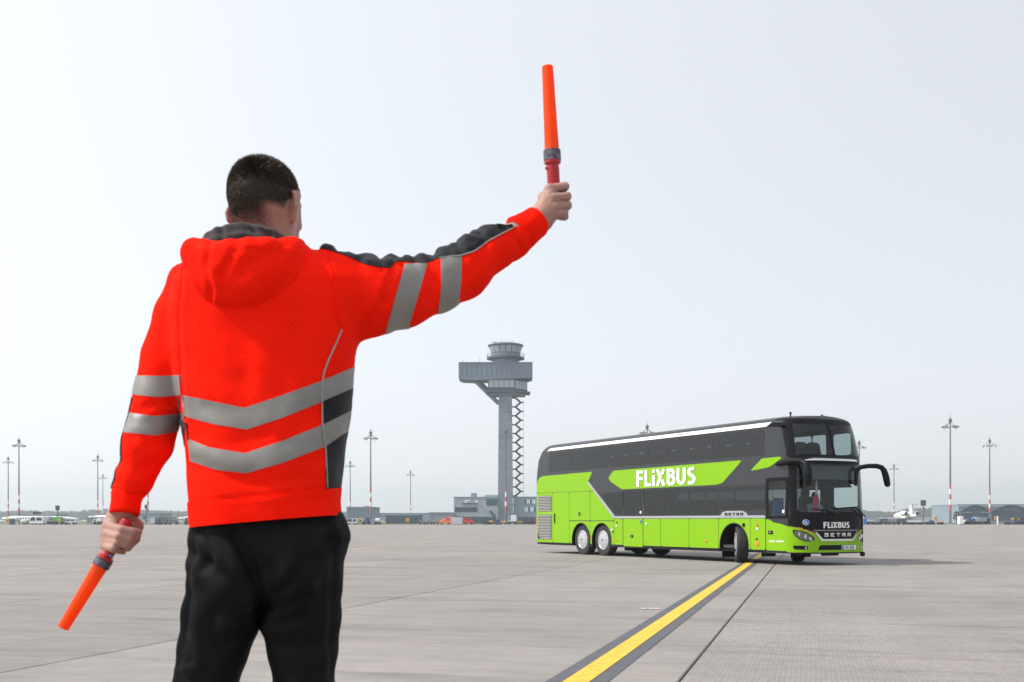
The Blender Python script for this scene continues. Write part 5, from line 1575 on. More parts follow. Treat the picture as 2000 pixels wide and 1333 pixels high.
# ---- hoodie
torso = loft([crow(1062, 382, 663, depth=.150), crow(1034, 381, 663, depth=.150), crow(1005, 379, 663, depth=.152), crow(975, 377, 660, depth=.150), crow(945, 375, 662, depth=.152), crow(908, 374, 667, depth=.155), crow(862, 371, 673, depth=.153), crow(814, 362, 680, depth=.150),
              crow(760, 354, 686, depth=.148), crow(718, 350, 690, depth=.146), crow(680, 347, 694, depth=.146), crow(640, 346, 697, depth=.146), crow(600, 343, 697, depth=.145), crow(560, 346, 690, depth=.138), crow(530, 358, 675, depth=.125, dy=.01),
              crow(505, 388, 640, depth=.110, dy=.02), crow(485, 425, 606, depth=.090, dy=.03), crow(468, 452, 588, depth=.075, dy=.03)], 2.6)
RA = [(655, 566, 2.45, 70), (722, 580, 2.48, 75), (785, 573, 2.53, 64), (850, 556, 2.57, 51), (905, 529, 2.61, 50.5), (960, 486, 2.655, 42), (1008, 463, 2.69, 36.5)]
LA = [(372, 562, 2.45, 46), (352, 620, 2.45, 49), (331, 700, 2.45, 49), (313, 775, 2.445, 49), (287, 868, 2.43, 47), (262, 935, 2.42, 37), (250, 962, 2.415, 31)]
prims = [(torso, .0)]
for A, k0 in ((RA, .045), (LA, .018)):
    for i in range(len(A) - 1):
        (x0, y0, d0, r0), (x1, y1, d1, r1) = A[i], A[i + 1]
        prims.append((cone(w_(x0, y0, d0), w_(x1, y1, d1), rpx(r0, d0), rpx(r1, d1)), k0 if i == 0 else (.02 if A is RA else .012)))
# gathered bumps of the dark upper sleeve panel, and the blousing above the cuffs
for x, y, d, r in ((640, 497, 2.46, 17), (716, 516, 2.49, 15), (764, 514, 2.52, 13), (826, 514, 2.56, 14), (872, 498, 2.59, 14), (888, 494, 2.6, 13), (912, 482, 2.62, 17), (975, 449, 2.67, 19), (996, 442, 2.685, 14)):
    prims.append((ellip(w_(x, y, d - .004), (rpx(r, d), rpx(r * 2.2, d), rpx(r, d))), .006))
for x, y, d, r in ((1013, 482, 2.69, 17), (1002, 494, 2.685, 14)): prims.append((ellip(w_(x, y, d), (rpx(r, d),) * 3), .015))
prims.append((ellip(w_(228, 950, 2.42), (rpx(12), rpx(16), rpx(15))), .012))
hood_F = field_of(prims)
HV, HQ = mesh_sdf(hood_F, (-.92, 2.20, 1.08), (.12, 2.85, 1.80), .0065)
# cuffs, hem and hood follow as parts of their own
FOLD = .75
def folds(V, N, T_):
    """cloth creases: drawn where the photograph shows them, on the side that faces the camera"""
    p = PX(V); back = np.clip((-N[:, 1] + .15) * 1.6, 0, 1)
    d = np.zeros(len(V))
    for pts, w, a in T_:
        q = dist_polyline(p, pts)
        a = a * FOLD; w = w * 1.25
        d += a * np.exp(-(q / w) ** 2) * back - a * .45 * np.exp(-((q - w * 1.9) / (w * 1.1)) ** 2) * back
    return d
cre = [([(352, 530), (347, 620), (351, 710), (358, 812)], 5, -.007),
       ([(636, 500), (648, 560), (655, 615)], 4, -.0035), ([(655, 615), (668, 650)], 5, -.003),
       ([(703, 655), (730, 625), (748, 585)], 8, -.004), ([(693, 690), (672, 720), (640, 742)], 9, -.004),
       ([(770, 508), (764, 545), (750, 590)], 6, -.005), ([(838, 512), (845, 550), (838, 590)], 6, -.006), ([(856, 520), (852, 560)], 5, -.004),
       ([(700, 510), (712, 545), (735, 570)], 8, -.003), ([(905, 500), (897, 540), (885, 570)], 8, -.003), ([(950, 470), (935, 510), (915, 535)], 9, -.003),
       ([(1004, 440), (1010, 470), (1022, 490)], 4, -.005),
       ([(380, 905), (430, 930), (520, 944), (600, 928)], 12, -.004), ([(390, 850), (450, 868), (520, 852)], 14, -.0035), ([(640, 800), (600, 820), (560, 860)], 13, -.0035),
       ([(370, 700), (420, 740), (470, 745)], 16, -.0035), ([(600, 620), (560, 690), (548, 760)], 20, -.003), ([(660, 880), (620, 900), (575, 905)], 10, -.003),
       ([(378, 981), (440, 976), (520, 968), (600, 958), (662, 953)], 3.2, -.004),
       ([(270, 805), (300, 790), (352, 785)], 6, -.004), ([(258, 850), (300, 868), (340, 850)], 8, -.004), ([(232, 900), (262, 925), (300, 905)], 8, -.004), ([(226, 962), (250, 972), (280, 968)], 4, -.005),
       ([(330, 560), (318, 620), (310, 690)], 12, -.003), ([(480, 640), (470, 760), (478, 860)], 22, -.002)]
T0 = tri(HQ); N0 = vnormals(HV, T0)
HV = HV + N0 * (folds(HV, N0, cre) + .0022 * vnoise(HV, .055, 3) + .0010 * vnoise(HV, .022, 4) + .0035 * vnoise(HV * (1, 1, .6), .11, 6))[:, None]
for pts, w, a in (([(742, 498), (748, 524)], 7, -.010), ([(783, 498), (786, 516)], 6, -.009), ([(844, 492), (850, 512)], 6, -.009), ([(888, 470), (898, 492)], 5, -.008), ([(934, 450), (946, 474)], 7, -.009), ([(690, 486), (700, 512)], 8, -.005), ([(806, 496), (808, 514)], 5, -.004), ([(962, 432), (972, 458)], 5, -.005)):
    HV = HV + N0 * (a * .72 * np.exp(-(dist_polyline(PX(HV), pts) / w) ** 2))[:, None]
ptop = PX(HV); tl = np.interp(ptop[:, 0], [600, 680, 746, 764, 830, 902, 957, 1007], [480, 500, 521, 520, 513, 497, 467, 440])
onp = (ptop[:, 0] > 610) & (ptop[:, 0] < 1005) & (ptop[:, 1] < tl) & (ptop[:, 1] < 530)
HV = HV + N0 * (onp * (.0045 * vnoise(HV * (1, .5, 1), .024, 41) + .002 * vnoise(HV, .012, 42)))[:, None]
# cut the tube ends: hem below, neck opening above, sleeve ends at the cuffs
def hem_line(V, N): p = PX(np.c_[V[:, 0], np.full(len(V), PD), V[:, 2]]); return (1031 - (p[:, 0] - 381) * (24 / 281)) - p[:, 1]
HT = tri(HQ); HN = vnormals(HV, HT)
HV, HT, HN = clip_many(HV, HT, HN, [hem_line, lambda V, N: np.where((np.abs(V[:, 0] - W(520, 0, PD)[0]) < .12), W(0, 470, PD)[2] - V[:, 2], 1.0)])
hoodie = pobj('hoodie', HV, HT, M['hiviz'])
BASE = (HV, HT, HN)
def base_sub(mask_fn):
    m = mask_fn(PX(HV), HN); T = HT[m[HT].any(1)]
    used = np.zeros(len(HV), bool); used[T.ravel()] = True; idx = np.cumsum(used) - 1
    return HV[used], idx[T], HN[used]
def hpart(name, fields, m, off=.0014, src=None, rim=True):
    V, T, N = clip_many(*(src or BASE), fields)
    if len(T) == 0: return None
    V, T = shell(V, T, N, off, rim)
    return pobj(name, V, T, m, hoodie)
def above(pts):   # positive below the line on the photograph (larger row)
    pts = np.array(pts, float)
    return lambda V, N: PX(V)[:, 1] - np.interp(PX(V)[:, 0], pts[:, 0], pts[:, 1])
def below(pts): f = above(pts); return lambda V, N: -f(V, N)
def right_of(pts):  # pts as (row, column)
    pts = np.array(pts, float)
    return lambda V, N: PX(V)[:, 0] - np.interp(PX(V)[:, 1], pts[:, 0], pts[:, 1])
def left_of(pts): f = right_of(pts); return lambda V, N: -f(V, N)
S1u = [(340, 768), (356.7, 772.6), (399.5, 781), (478, 797), (550.6, 772.6), (624.7, 745.6), (688, 718.5), (710, 709)]
S1l = [(340, 809), (362.4, 814), (422, 830), (482, 839.6), (550.6, 817), (626, 786), (685, 760), (710, 749)]
S2u = [(340, 850), (372.4, 859.6), (408, 874), (478, 886), (550.6, 862), (627.5, 831), (673, 808), (710, 790)]
S2l = [(340, 892), (381, 904), (422, 918), (480.7, 924.6), (550.6, 905), (636, 872), (670, 848), (710, 828)]
torso_src = base_sub(lambda p, N: (p[:, 0] > 352) & (p[:, 0] < 705) & (p[:, 1] > 690) & (p[:, 1] < 970))
arm_edge = right_of([(700, 354), (775, 355), (815, 360), (850, 366), (900, 372)])
hpart('reflective_stripe', [arm_edge, above(S1u), below(S1l)], M['reflect'], src=torso_src)
hpart('reflective_stripe', [arm_edge, above(S2u), below(S2l)], M['reflect'], src=torso_src)
la_src = base_sub(lambda p, N: (p[:, 0] < 360) & (p[:, 1] > 700))
arm_in = left_of([(700, 353.5), (775, 354.5), (815, 358), (850, 362), (900, 366)])
hpart('reflective_stripe', [arm_in, above([(262, 735), (275, 734), (315, 735), (352, 733)]), below([(262, 770), (271, 772.6), (310, 776), (354, 772)])], M['reflect'], src=la_src)
hpart('reflective_stripe', [arm_in, above([(240, 803), (255.5, 807), (300, 813), (357, 808)]), below([(235, 843), (243, 845), (305, 851), (348, 842.5), (360, 838)])], M['reflect'], src=la_src)
ra_src = base_sub(lambda p, N: (p[:, 0] > 690) & (p[:, 1] < 690))
hpart('reflective_stripe', [right_of([(500, 793), (515, 791), (560, 778), (646, 753.6)]), left_of([(500, 838), (516, 834), (560, 822), (632, 800)]), above([(700, 505), (745, 512), (791, 515.5), (834, 515), (860, 506)])], M['reflect'], src=ra_src)
hpart('reflective_stripe', [right_of([(480, 858), (506, 860.5), (560, 861.8), (607, 856)]), left_of([(480, 902), (500, 902), (545, 901), (584, 896.5)]), above([(830, 515), (846, 507.7), (860, 505), (902, 499), (930, 489)])], M['reflect'], src=ra_src)
side_l = right_of([(640, 668), (700, 644), (735, 629), (760, 627), (830, 629), (880, 635), (955, 637)])
sp = torso_src
hpart('side_panel', [side_l, above([(600, 795), (626, 785.5), (684.6, 760), (710, 749)]), below([(600, 842), (627.5, 831), (673, 808), (710, 790)])], M['panel_dark'], .0018, sp)
hpart('side_panel', [side_l, above([(600, 888), (636, 872), (670, 848), (710, 828)]), below([(600, 956), (637, 955), (700, 950)])], M['panel_dark'], .0018, sp)
left_side = left_of([(700, 347), (830, 366), (860, 369.5), (900, 372), (960, 373)])
hpart('side_panel', [left_side, arm_edge, above([(340, 822), (375, 828)]), below([(340, 858), (380, 862)])], M['panel_dark'], .0018, sp)
def seam(name, pts, r, m):
    """cord sewn on the cloth: follows the surface along a line"""
    pts = np.array(pts, float); t = np.r_[0, np.cumsum(np.hypot(*np.diff(pts, axis=0).T))]
    tt = np.linspace(0, t[-1], int(t[-1] / 5) + 2); P = np.c_[np.interp(tt, t, pts[:, 0]), np.interp(tt, t, pts[:, 1])]
    pv = PX(HV); ok = np.where(HN[:, 1] < .05)[0]; path = []
    for p in P:
        d2 = ((pv[ok] - p) ** 2).sum(1); k = ok[np.argsort(d2)[:4]]
        dep = HV[k, 1].mean(); path.append(w_(p[0], p[1], dep) + HN[k].mean(0) * .0025)
    path = np.array(path); path[1:-1] = (path[:-2] + path[1:-1] * 2 + path[2:]) / 4
    MB_ = MB().tube(list(path - PO), r, 6); MB_.build(name, m, hoodie, True)
seam('piping', [(666, 645), (655, 672), (640, 705), (630, 732), (628, 760), (629, 830), (635, 880), (638, 952)], .0019, M['piping'])
seam('seam', [(640, 492), (647, 530), (653, 575), (660, 620), (668, 650)], .0011, M['hiviz_rib'])
seam('seam', [(358, 520), (351, 570), (348, 640), (350, 710), (355, 770)], .0011, M['hiviz_rib'])
top_line = [(596, 482), (640, 488), (680, 502), (712, 517), (746, 523), (764, 524), (771, 512), (785, 511), (830, 515), (858, 505), (902, 499), (924, 492), (957, 469), (1007, 442), (1012, 436)]
ra2 = base_sub(lambda p, N: (p[:, 0] > 590) & (p[:, 1] < 560))
hpart('sleeve_panel', [below(top_line), right_of([(400, 598), (520, 598)]), left_of([(400, 1008), (450, 1006)])], M['panel_dark'], .0020, ra2)
seam('piping', [(858, 506), (902, 500), (924, 493), (957, 470), (1007, 443)], .0017, M['piping'])
hpart('sleeve_panel', [lambda V, N: -N[:, 0] - .80, lambda V, N: 955 - PX(V)[:, 1], above([(200, 776), (360, 776)])], M['panel_dark'], .0018, la_src)
# hem band and cuffs
hpart('hem_band', [above([(360, 982), (378, 981), (440, 977), (520, 969), (600, 959), (662, 953.5), (690, 950)])], M['hiviz_rib'], .0030, base_sub(lambda p, N: (p[:, 1] > 930) & (p[:, 0] > 368)))
def tube_loft(name, cs, m, parent, flat=None, n=28, wob=0.0, seed=0, rim=.004):
    """fabric tube through circles (point, radius); ends rolled inward"""
    P = [np.array(c[0]) for c in cs]; V = []; F = []; prev = None; k = len(cs)
    for i in range(k):
        d = P[min(i + 1, k - 1)] - P[max(i - 1, 0)]; d /= np.linalg.norm(d)
        a = np.cross(d, (0, 1.0, .1)) if prev is None else prev - d * prev.dot(d)
        a /= np.linalg.norm(a); prev = a; b = np.cross(d, a)
        for j in range(n):
            t = 2 * math.pi * j / n
            r = cs[i][1] * (1 + wob * math.sin(7 * t + seed + i * .8) + wob * .6 * math.sin(3 * t + seed * 2 + i))
            V.append(P[i] + r * (a * math.cos(t) + b * math.sin(t)))
    for i in range(k - 1):
        for j in range(n): F.append((i * n + j, i * n + (j + 1) % n, (i + 1) * n + (j + 1) % n, (i + 1) * n + j))
    return pobj(name, V, F, m, parent)
c0, c1 = w_(1010, 460, 2.69), w_(1050, 432, 2.722)
dr_ = c1 - c0
tube_loft('cuff', [(c0, rpx(30, 2.69)), (c0 + dr_ * .12, rpx(37, 2.69)), (c0 + dr_ * .35, rpx(34.5, 2.7)), (c0 + dr_ * .7, rpx(31.5, 2.71)), (c0 + dr_ * .93, rpx(30.5, 2.72)), (c1, rpx(28.5, 2.72)), (c1 - dr_ * .06, rpx(26, 2.72)), (c1 - dr_ * .4, rpx(24, 2.72))], M['hiviz_rib'], hoodie, wob=.012, seed=1)
c0, c1 = w_(249, 960, 2.415), w_(243.5, 1004, 2.405)
dr_ = c1 - c0
tube_loft('cuff', [(c0, rpx(27, 2.41)), (c0 + dr_ * .10, rpx(31, 2.41)), (c0 + dr_ * .45, rpx(28.5, 2.41)), (c0 + dr_ * .85, rpx(29, 2.41)), (c1, rpx(28.5, 2.405)), (c1 - dr_ * .06, rpx(26, 2.405)), (c1 - dr_ * .4, rpx(24, 2.4))], M['hiviz_rib'], hoodie, wob=.012, seed=4)

# ---- hood lying on the back, with its dark lining standing up behind the neck
def cut_top(g, z):
    f = lambda P: -smin(-g(P), -(P[:, 2] - z), .012)
    f.c, f.r = g.c, g.r
    return f
hp = [(cut_top(ellip(w_(478, 520, 2.335), (rpx(112, 2.30), .070, rpx(88, 2.30))), W(0, 481, 2.30)[2]), 0), (ellip(w_(470, 562, 2.325), (rpx(70, 2.3), .055, rpx(50, 2.3))), .03),
      (ellip(w_(380, 500, 2.365), (rpx(24), .055, rpx(30))), .03), (ellip(w_(575, 498, 2.375), (rpx(20), .055, rpx(28))), .03)]
rimp = [(368, 485, 2.37), (400, 485, 2.33), (450, 482, 2.295), (488, 478, 2.29), (522, 479, 2.295), (552, 484, 2.33), (582, 480, 2.38)]
for a, b in zip(rimp[:-1], rimp[1:]): hp.append((cone(w_(*a), w_(*b), rpx(11, 2.3), rpx(11, 2.3)), .018))
for a, b, r in (((584, 480, 2.40), (600, 492, 2.47), 12), ((366, 488, 2.39), (380, 500, 2.47), 12)): hp.append((cone(w_(*a), w_(*b), rpx(r), rpx(r)), .02))
V, Q = mesh_sdf(field_of(hp), (-.78, 2.2, 1.45), (-.38, 2.55, 1.82), .0055)
hcre = [([(409, 480), (405, 520), (412, 560), (410, 604)], 5, -.006), ([(464, 476), (452, 505), (430, 540)], 7, -.005), ([(378, 488), (388, 530), (402, 575)], 8, -.004), ([(548, 490), (560, 520), (552, 560)], 9, -.004), ([(520, 500), (480, 520), (430, 560)], 13, -.0045), ([(590, 490), (560, 545), (515, 592)], 8, -.003), ([(450, 492), (500, 488), (560, 496)], 3, -.0025)]
N_ = vnormals(V, tri(Q)); V = V + N_ * (folds(V, N_, hcre) + .003 * vnoise(V, .05, 9) + .001 * vnoise(V, .02, 10))[:, None]
pobj('hood', V, Q, M['hiviz'], hoodie)
lp = []
col = [(400, 478, 2.375), (409, 464, 2.36), (428, 456, 2.35), (452, 451, 2.345), (472, 447, 2.345), (503, 452, 2.352), (533, 461, 2.365), (560, 474, 2.38), (578, 486, 2.42), (587, 500, 2.475), (566, 508, 2.525), (514, 512, 2.545), (462, 508, 2.53), (424, 494, 2.485), (402, 480, 2.44)]
rr_ = [10, 10, 12, 13, 13, 12, 12, 11, 12, 12, 12, 12, 12, 12, 11]
for i in range(len(col)):
    a, b = col[i], col[(i + 1) % len(col)]
    lp.append((cone(w_(*a), w_(*b), rpx(rr_[i], 2.36), rpx(rr_[(i + 1) % len(col)], 2.36)), .008))
    lp.append((cone(w_(a[0], a[1] + 20, a[2] - .01), w_(b[0], b[1] + 20, b[2] - .01), rpx(13, 2.36), rpx(13, 2.36)), .012))
V, Q = mesh_sdf(field_of(lp), (-.72, 2.25, 1.60), (-.40, 2.70, 1.86), .005)
N_ = vnormals(V, tri(Q)); V = V + N_ * (folds(V, N_, [([(432, 446), (436, 475)], 4, -.004), ([(495, 440), (500, 470)], 4, -.004), ([(530, 455), (520, 475)], 4, -.003)]) + .002 * vnoise(V, .03, 12))[:, None]
pobj('hood_lining', V, Q, M['lining'], hoodie)

# ---- body: head, neck, shoulders, arms and hands in one skin
hd = []
HR = math.radians(-24)
Rz = rotz(HR)
hd += [(ellip(w_(515, 375, 2.44), (.0655, .087, rpx(63)), Rz), 0), (ellip(w_(508, 393, 2.41), (.060, .066, rpx(50)), Rz), .03),
       (ellip(w_(532, 420, 2.485), (.054, .080, rpx(60)), Rz), .03), (cone(w_(538, 458, 2.50), w_(548, 470, 2.53), rpx(30), rpx(22)), .035),
       (cone(w_(522, 425, 2.43), w_(519, 520, 2.45), rpx(50), rpx(60)), .03), (cone(w_(440, 545, 2.46), w_(620, 545, 2.46), .06, .06), .05),
       (loft([crow(1030, 400, 645, depth=.10), crow(700, 385, 660, depth=.11), crow(560, 380, 655, depth=.08)]), .03)]
fd = np.array([-math.sin(HR), math.cos(HR), 0])            # the way the face looks
fe = np.array([fd[1], -fd[0], 0])
fc = w_(520, 395, 2.455)
F_head = field_of(hd)
def on_face(dx, dz):
    """point of the face surface, dx to the man's right and dz up from the middle of the face"""
    o = w_(531, 412, 2.485) + fe * dx + np.array([0, 0, dz]); t = np.linspace(0, .16, 161)
    d = F_head(o + np.outer(t, fd)); return o + fd * t[np.argmax(d > 0)]
nose = on_face(0, -.012)
hd += [(cone(on_face(0, .026) - fd * .004, nose + fd * .014, .0085, .0125), .010), (cone(nose - fe * .013 + fd * .002, nose + fe * .013 + fd * .002, .0085, .0085), .008),
       (cone(on_face(-.048, .036) - fd * .008, on_face(-.012, .037) - fd * .005, .008, .009), .012), (cone(on_face(.048, .036) - fd * .008, on_face(.012, .037) - fd * .005, .008, .009), .012),
       (cone(on_face(-.018, -.050) - fd * .004, on_face(.018, -.050) - fd * .004, .007, .007), .010)]
for s, pxc, pyc, dd, flare, hh, ww_, tilt in ((1, 572, 404, 2.408, 58, .0305, .0165, .12), (-1, 456, 416, 2.470, 38, .022, .014, -.28)):     # ears: rim, bowl and lobe, standing off the skull
    eb = -fd * math.cos(math.radians(flare)) + s * fe * math.sin(math.radians(flare))
    up = np.array([0, 0, 1.0]) + eb * tilt; up /= np.linalg.norm(up); en = np.cross(eb, up)
    c = w_(pxc, pyc, dd)
    pts = [c + eb * ww_ * math.cos(t) * (1.0 if math.sin(t) > -.3 else .8) + up * hh * math.sin(t) for t in np.linspace(-1.9, 2.5, 13)]
    for p0, p1 in zip(pts[:-1], pts[1:]): hd.append((cone(p0, p1, .0046, .0046), .002))
    Rr = np.c_[eb, up, en]
    hd.append((ellip(c - eb * .003, (ww_ * .85, hh * .86, .0038), Rr), .003))
    hd.append((ellip(c - up * hh * .84 - eb * .002, (.0075, .009, .006), Rr), .004))
ARM_R = [(655, 572, 2.46, 44), (780, 575, 2.53, 40), (870, 548, 2.585, 38), (960, 488, 2.655, 32), (1030, 446, 2.705, 24), (1052, 430, 2.722, 22)]
ARM_L = [(372, 562, 2.45, 40), (331, 700, 2.45, 38), (310, 785, 2.445, 36), (282, 880, 2.43, 28), (252, 960, 2.412, 19), (243, 1000, 2.42, 21)]
for A in (ARM_R, ARM_L):
    for (x0, y0, d0, r0), (x1, y1, d1, r1) in zip(A[:-1], A[1:]): hd.append((cone(w_(x0, y0, d0), w_(x1, y1, d1), rpx(r0, d0), rpx(r1, d1)), .015))
# right hand: closed round the upright handle
def chain(pts, k, first_k=None):
    for i, (p, q) in enumerate(zip(pts[:-1], pts[1:])):
        hd.append((cone(w_(*p[:3]), w_(*q[:3]), rpx(p[3], p[2]), rpx(q[3], q[2])), first_k if (i == 0 and first_k) else k))
RW = (1054, 429, 2.722, 21)
mcp_r = [(1073, 370, 2.712, 10.5), (1079, 387, 2.704, 10.5), (1083, 404, 2.702, 10), (1086, 418, 2.706, 9)]
pip_r = [(1103, 365, 2.722, 9), (1107, 384, 2.715, 9), (1108, 402, 2.715, 8.8), (1102, 416, 2.715, 8)]
dip_r = [(1096, 368, 2.752, 8), (1100, 387, 2.750, 8), (1102, 405, 2.748, 8), (1103, 424, 2.735, 7.5)]
tip_r = [(1080, 370, 2.764, 7), (1084, 389, 2.764, 7), (1086, 407, 2.762, 7), (1094, 424, 2.752, 7)]
for m_, p_, d_, t_ in zip(mcp_r, pip_r, dip_r, tip_r):
    chain([RW, m_], .014); chain([m_, p_, d_, t_], .0025)
chain([(1062, 428, 2.735, 17), (1078, 405, 2.722, 15)], .014)                            # heel of the hand
chain([(1062, 412, 2.742, 14), (1062, 388, 2.762, 11), (1074, 372, 2.776, 9), (1090, 366, 2.778, 8)], .008)   # thumb behind the handle
# left hand: fist with the handle's butt rising out of it
LWp = (240, 1006, 2.432, 20)
mcp_l = [(211, 1027, 2.412, 10), (207, 1041, 2.404, 9.5), (208, 1054, 2.402, 9.5), (205, 1067, 2.396, 9)]
mid_l = [(238, 1035, 2.352, 8.8), (232, 1048, 2.349, 8.8), (230, 1060, 2.350, 8.6), (222, 1072, 2.350, 8.4)]
end_l = [(260, 1039, 2.358, 8.3), (252, 1052, 2.356, 8.2), (245, 1064, 2.358, 8), (234, 1076, 2.366, 7.2)]
tip_l = [(271, 1040, 2.374, 7), (261, 1053, 2.374, 7.2), (251, 1067, 2.374, 7.2), (240, 1078, 2.380, 6.5)]
for m_, p_, d_, t_ in zip(mcp_l, mid_l, end_l, tip_l):
    chain([LWp, m_], .012); chain([m_, p_, d_, t_], .0022)
chain([(224, 1012, 2.425, 15), (212, 1044, 2.420, 13)], .012)
chain([(252, 1010, 2.435, 13), (268, 1028, 2.445, 11), (263, 1052, 2.430, 9.5), (249, 1070, 2.405, 8.5)], .008)
V, Q = mesh_sdf(field_of(hd), (-.93, 2.22, 1.06), (.16, 2.86, 1.99), .0027, smooth=1)
N_ = vnormals(V, tri(Q)); pp = PX(V)
sk = folds(V, N_, [([(1076, 378), (1090, 376), (1106, 374)], 2.2, -.0022), ([(1082, 395), (1094, 394), (1108, 393)], 2.2, -.0022), ([(1086, 411), (1098, 410), (1108, 410)], 2, -.002)])
V = V + N_ * (sk + .0005 * vnoise(V, .012, 21))[:, None]
body_o = pobj('body', V, Q, M['skin'])

for s in (-1, 1):                                          # eyes, brows and mouth of the averted face
    ec = on_face(s * .031, .021) - fd * .0088
    eb_ = MB().lathe([(.0005, -.0118), (.007, -.0095), (.0115, -.002), (.0115, .002), (.007, .0095), (.0005, .0118)], 14, ec - PO)
    eo = eb_.build('eye', mat('eye_white', (.6, .58, .55), .2), person, True)
    MB().lathe([(.0052, 0), (.0048, .002), (.0005, .0025)], 12, (0, 0, 0), 'y').build('iris', mat('brown_iris', (.05, .03, .015), .2), eo).location = Vector(ec - PO + fd * .0105)
    MB().tube([on_face(s * (.031 + dx), .040 - abs(dx) * .25) - PO + fd * .0015 for dx in (-.016, 0, .016)], [.0015, .003, .0015], 6).build('eyebrow', M['hair'], person, True)
MB().tube([on_face(dx, -.050 - abs(dx) * .12) - PO + fd * .003 for dx in (-.022, -.01, 0, .01, .022)], [.002, .0045, .005, .0045, .002], 8).build('mouth', mat('lips', (.30, .11, .09), .5), person, True)

# ---- hair: thousands of short strands over the skull, thinning to a fade at the nape
BVv, BTt = V, tri(Q); BNn = N_
def hair_density(cen):
    z385, z438 = W(0, 412, 2.40)[2], W(0, 452, 2.40)[2]
    dens = np.clip((cen[:, 2] - z438) / (z385 - z438), 0, 1) ** 1.1
    rel = cen - fc; fwd = rel @ fd; sidew = rel @ fe
    dens *= np.clip((np.where(rel[:, 2] > .035, .075, .012 + np.clip(rel[:, 2], -.05, .035) * .5) - fwd) / .012, 0, 1)
    for pxc, pyc, dd, rx in ((573, 409, 2.408, .017), (454, 420, 2.47, .018)):        # bare skin round the ears
        e = w_(pxc, pyc, dd); q = np.linalg.norm((cen - e) / np.array([rx, .035, rx * 1.25]), axis=1)
        dens *= np.clip((q - .85) * 3, 0, 1)
    dens *= 1 - np.clip((sidew - .044) / .020, 0, 1) * np.clip((W(0, 402, 2.42)[2] - cen[:, 2]) / .018, 0, 1)
    return dens * (cen[:, 2] > W(0, 450, 2.4)[2]) * (np.abs(sidew) < .082) * (rel[:, 2] < .14)
cen = BVv[BTt].mean(1)
fn = np.cross(BVv[BTt[:, 1]] - BVv[BTt[:, 0]], BVv[BTt[:, 2]] - BVv[BTt[:, 0]]); area = np.linalg.norm(fn, axis=1) / 2; fn /= (2 * area[:, None] + 1e-12)
dens = hair_density(cen)
stub = body_o.data.attributes.new('stubble', 'FLOAT', 'POINT')                          # shorn hair roots darken the scalp
stub.data.foreach_set('value', np.clip(hair_density(BVv) * 1.15, 0, 1).astype(np.float32))
sm_ = M['skin'].copy(); sm_.name = 'skin_with_stubble'; body_o.data.materials[0] = sm_
nt_ = sm_.node_tree; b_ = nt_.nodes["Principled BSDF"]; src_ = b_.inputs['Base Color'].links[0].from_socket
at_ = nt_.nodes.new("ShaderNodeAttribute"); at_.attribute_name = 'stubble'
mx_ = nt_.nodes.new("ShaderNodeMix"); mx_.data_type = 'RGBA'
ci = [x for x in mx_.inputs if x.type == 'RGBA']; ci[1].default_value = (.034, .026, .020, 1)
nt_.links.new(at_.outputs['Fac'], mx_.inputs[0]); nt_.links.new(src_, ci[0])
nt_.links.new([x for x in mx_.outputs if x.type == 'RGBA'][0], b_.inputs['Base Color'])
prob = area * dens; prob = prob / prob.sum()
NH = 52000
ti = nrng.choice(len(BTt), NH, p=prob)
b1 = nrng.random(NH); b2 = nrng.random(NH); fl = b1 + b2 > 1; b1[fl] = 1 - b1[fl]; b2[fl] = 1 - b2[fl]
A_, B_, C_ = BVv[BTt[ti, 0]], BVv[BTt[ti, 1]], BVv[BTt[ti, 2]]
root_ = A_ + (B_ - A_) * b1[:, None] + (C_ - A_) * b2[:, None]
topness = np.clip((root_[:, 2] - W(0, 375, 2.42)[2]) / .06, 0, 1)
Lh = .0022 + .0075 * topness * nrng.uniform(.6, 1.25, NH)
crown = fc + np.array([-.01, -.06, .075])
away = root_ - crown; away /= np.linalg.norm(away, axis=1, keepdims=True) + 1e-9
nn_ = fn[ti]; tang = away - nn_ * (away * nn_).sum(1)[:, None]
dirv = nn_ * .55 + tang * .7 + nrng.normal(0, .28, (NH, 3)); dirv /= np.linalg.norm(dirv, axis=1, keepdims=True)
sdv = np.cross(dirv, nrng.normal(0, 1, (NH, 3))); sdv /= np.linalg.norm(sdv, axis=1, keepdims=True) + 1e-9
wd = nrng.uniform(.0006, .0011, NH)[:, None]
HVs = np.stack([root_ - nn_ * .001 - sdv * wd, root_ - nn_ * .001 + sdv * wd, root_ + dirv * Lh[:, None]], 1).reshape(-1, 3)
HTs = np.arange(NH * 3).reshape(-1, 3)
pick = nrng.random(NH) < (.16 + .30 * np.clip(-(root_ - fc)[:, 0] / .07, 0, 1) * topness)  # light strands at random; extra ones left and on top paint a sunlit highlight
hair = pobj('hair', HVs, HTs, M['hair'], None, False)
hair.data.materials.append(M['hair_b'])
hair.data.polygons.foreach_set('material_index', pick.astype(np.int32))
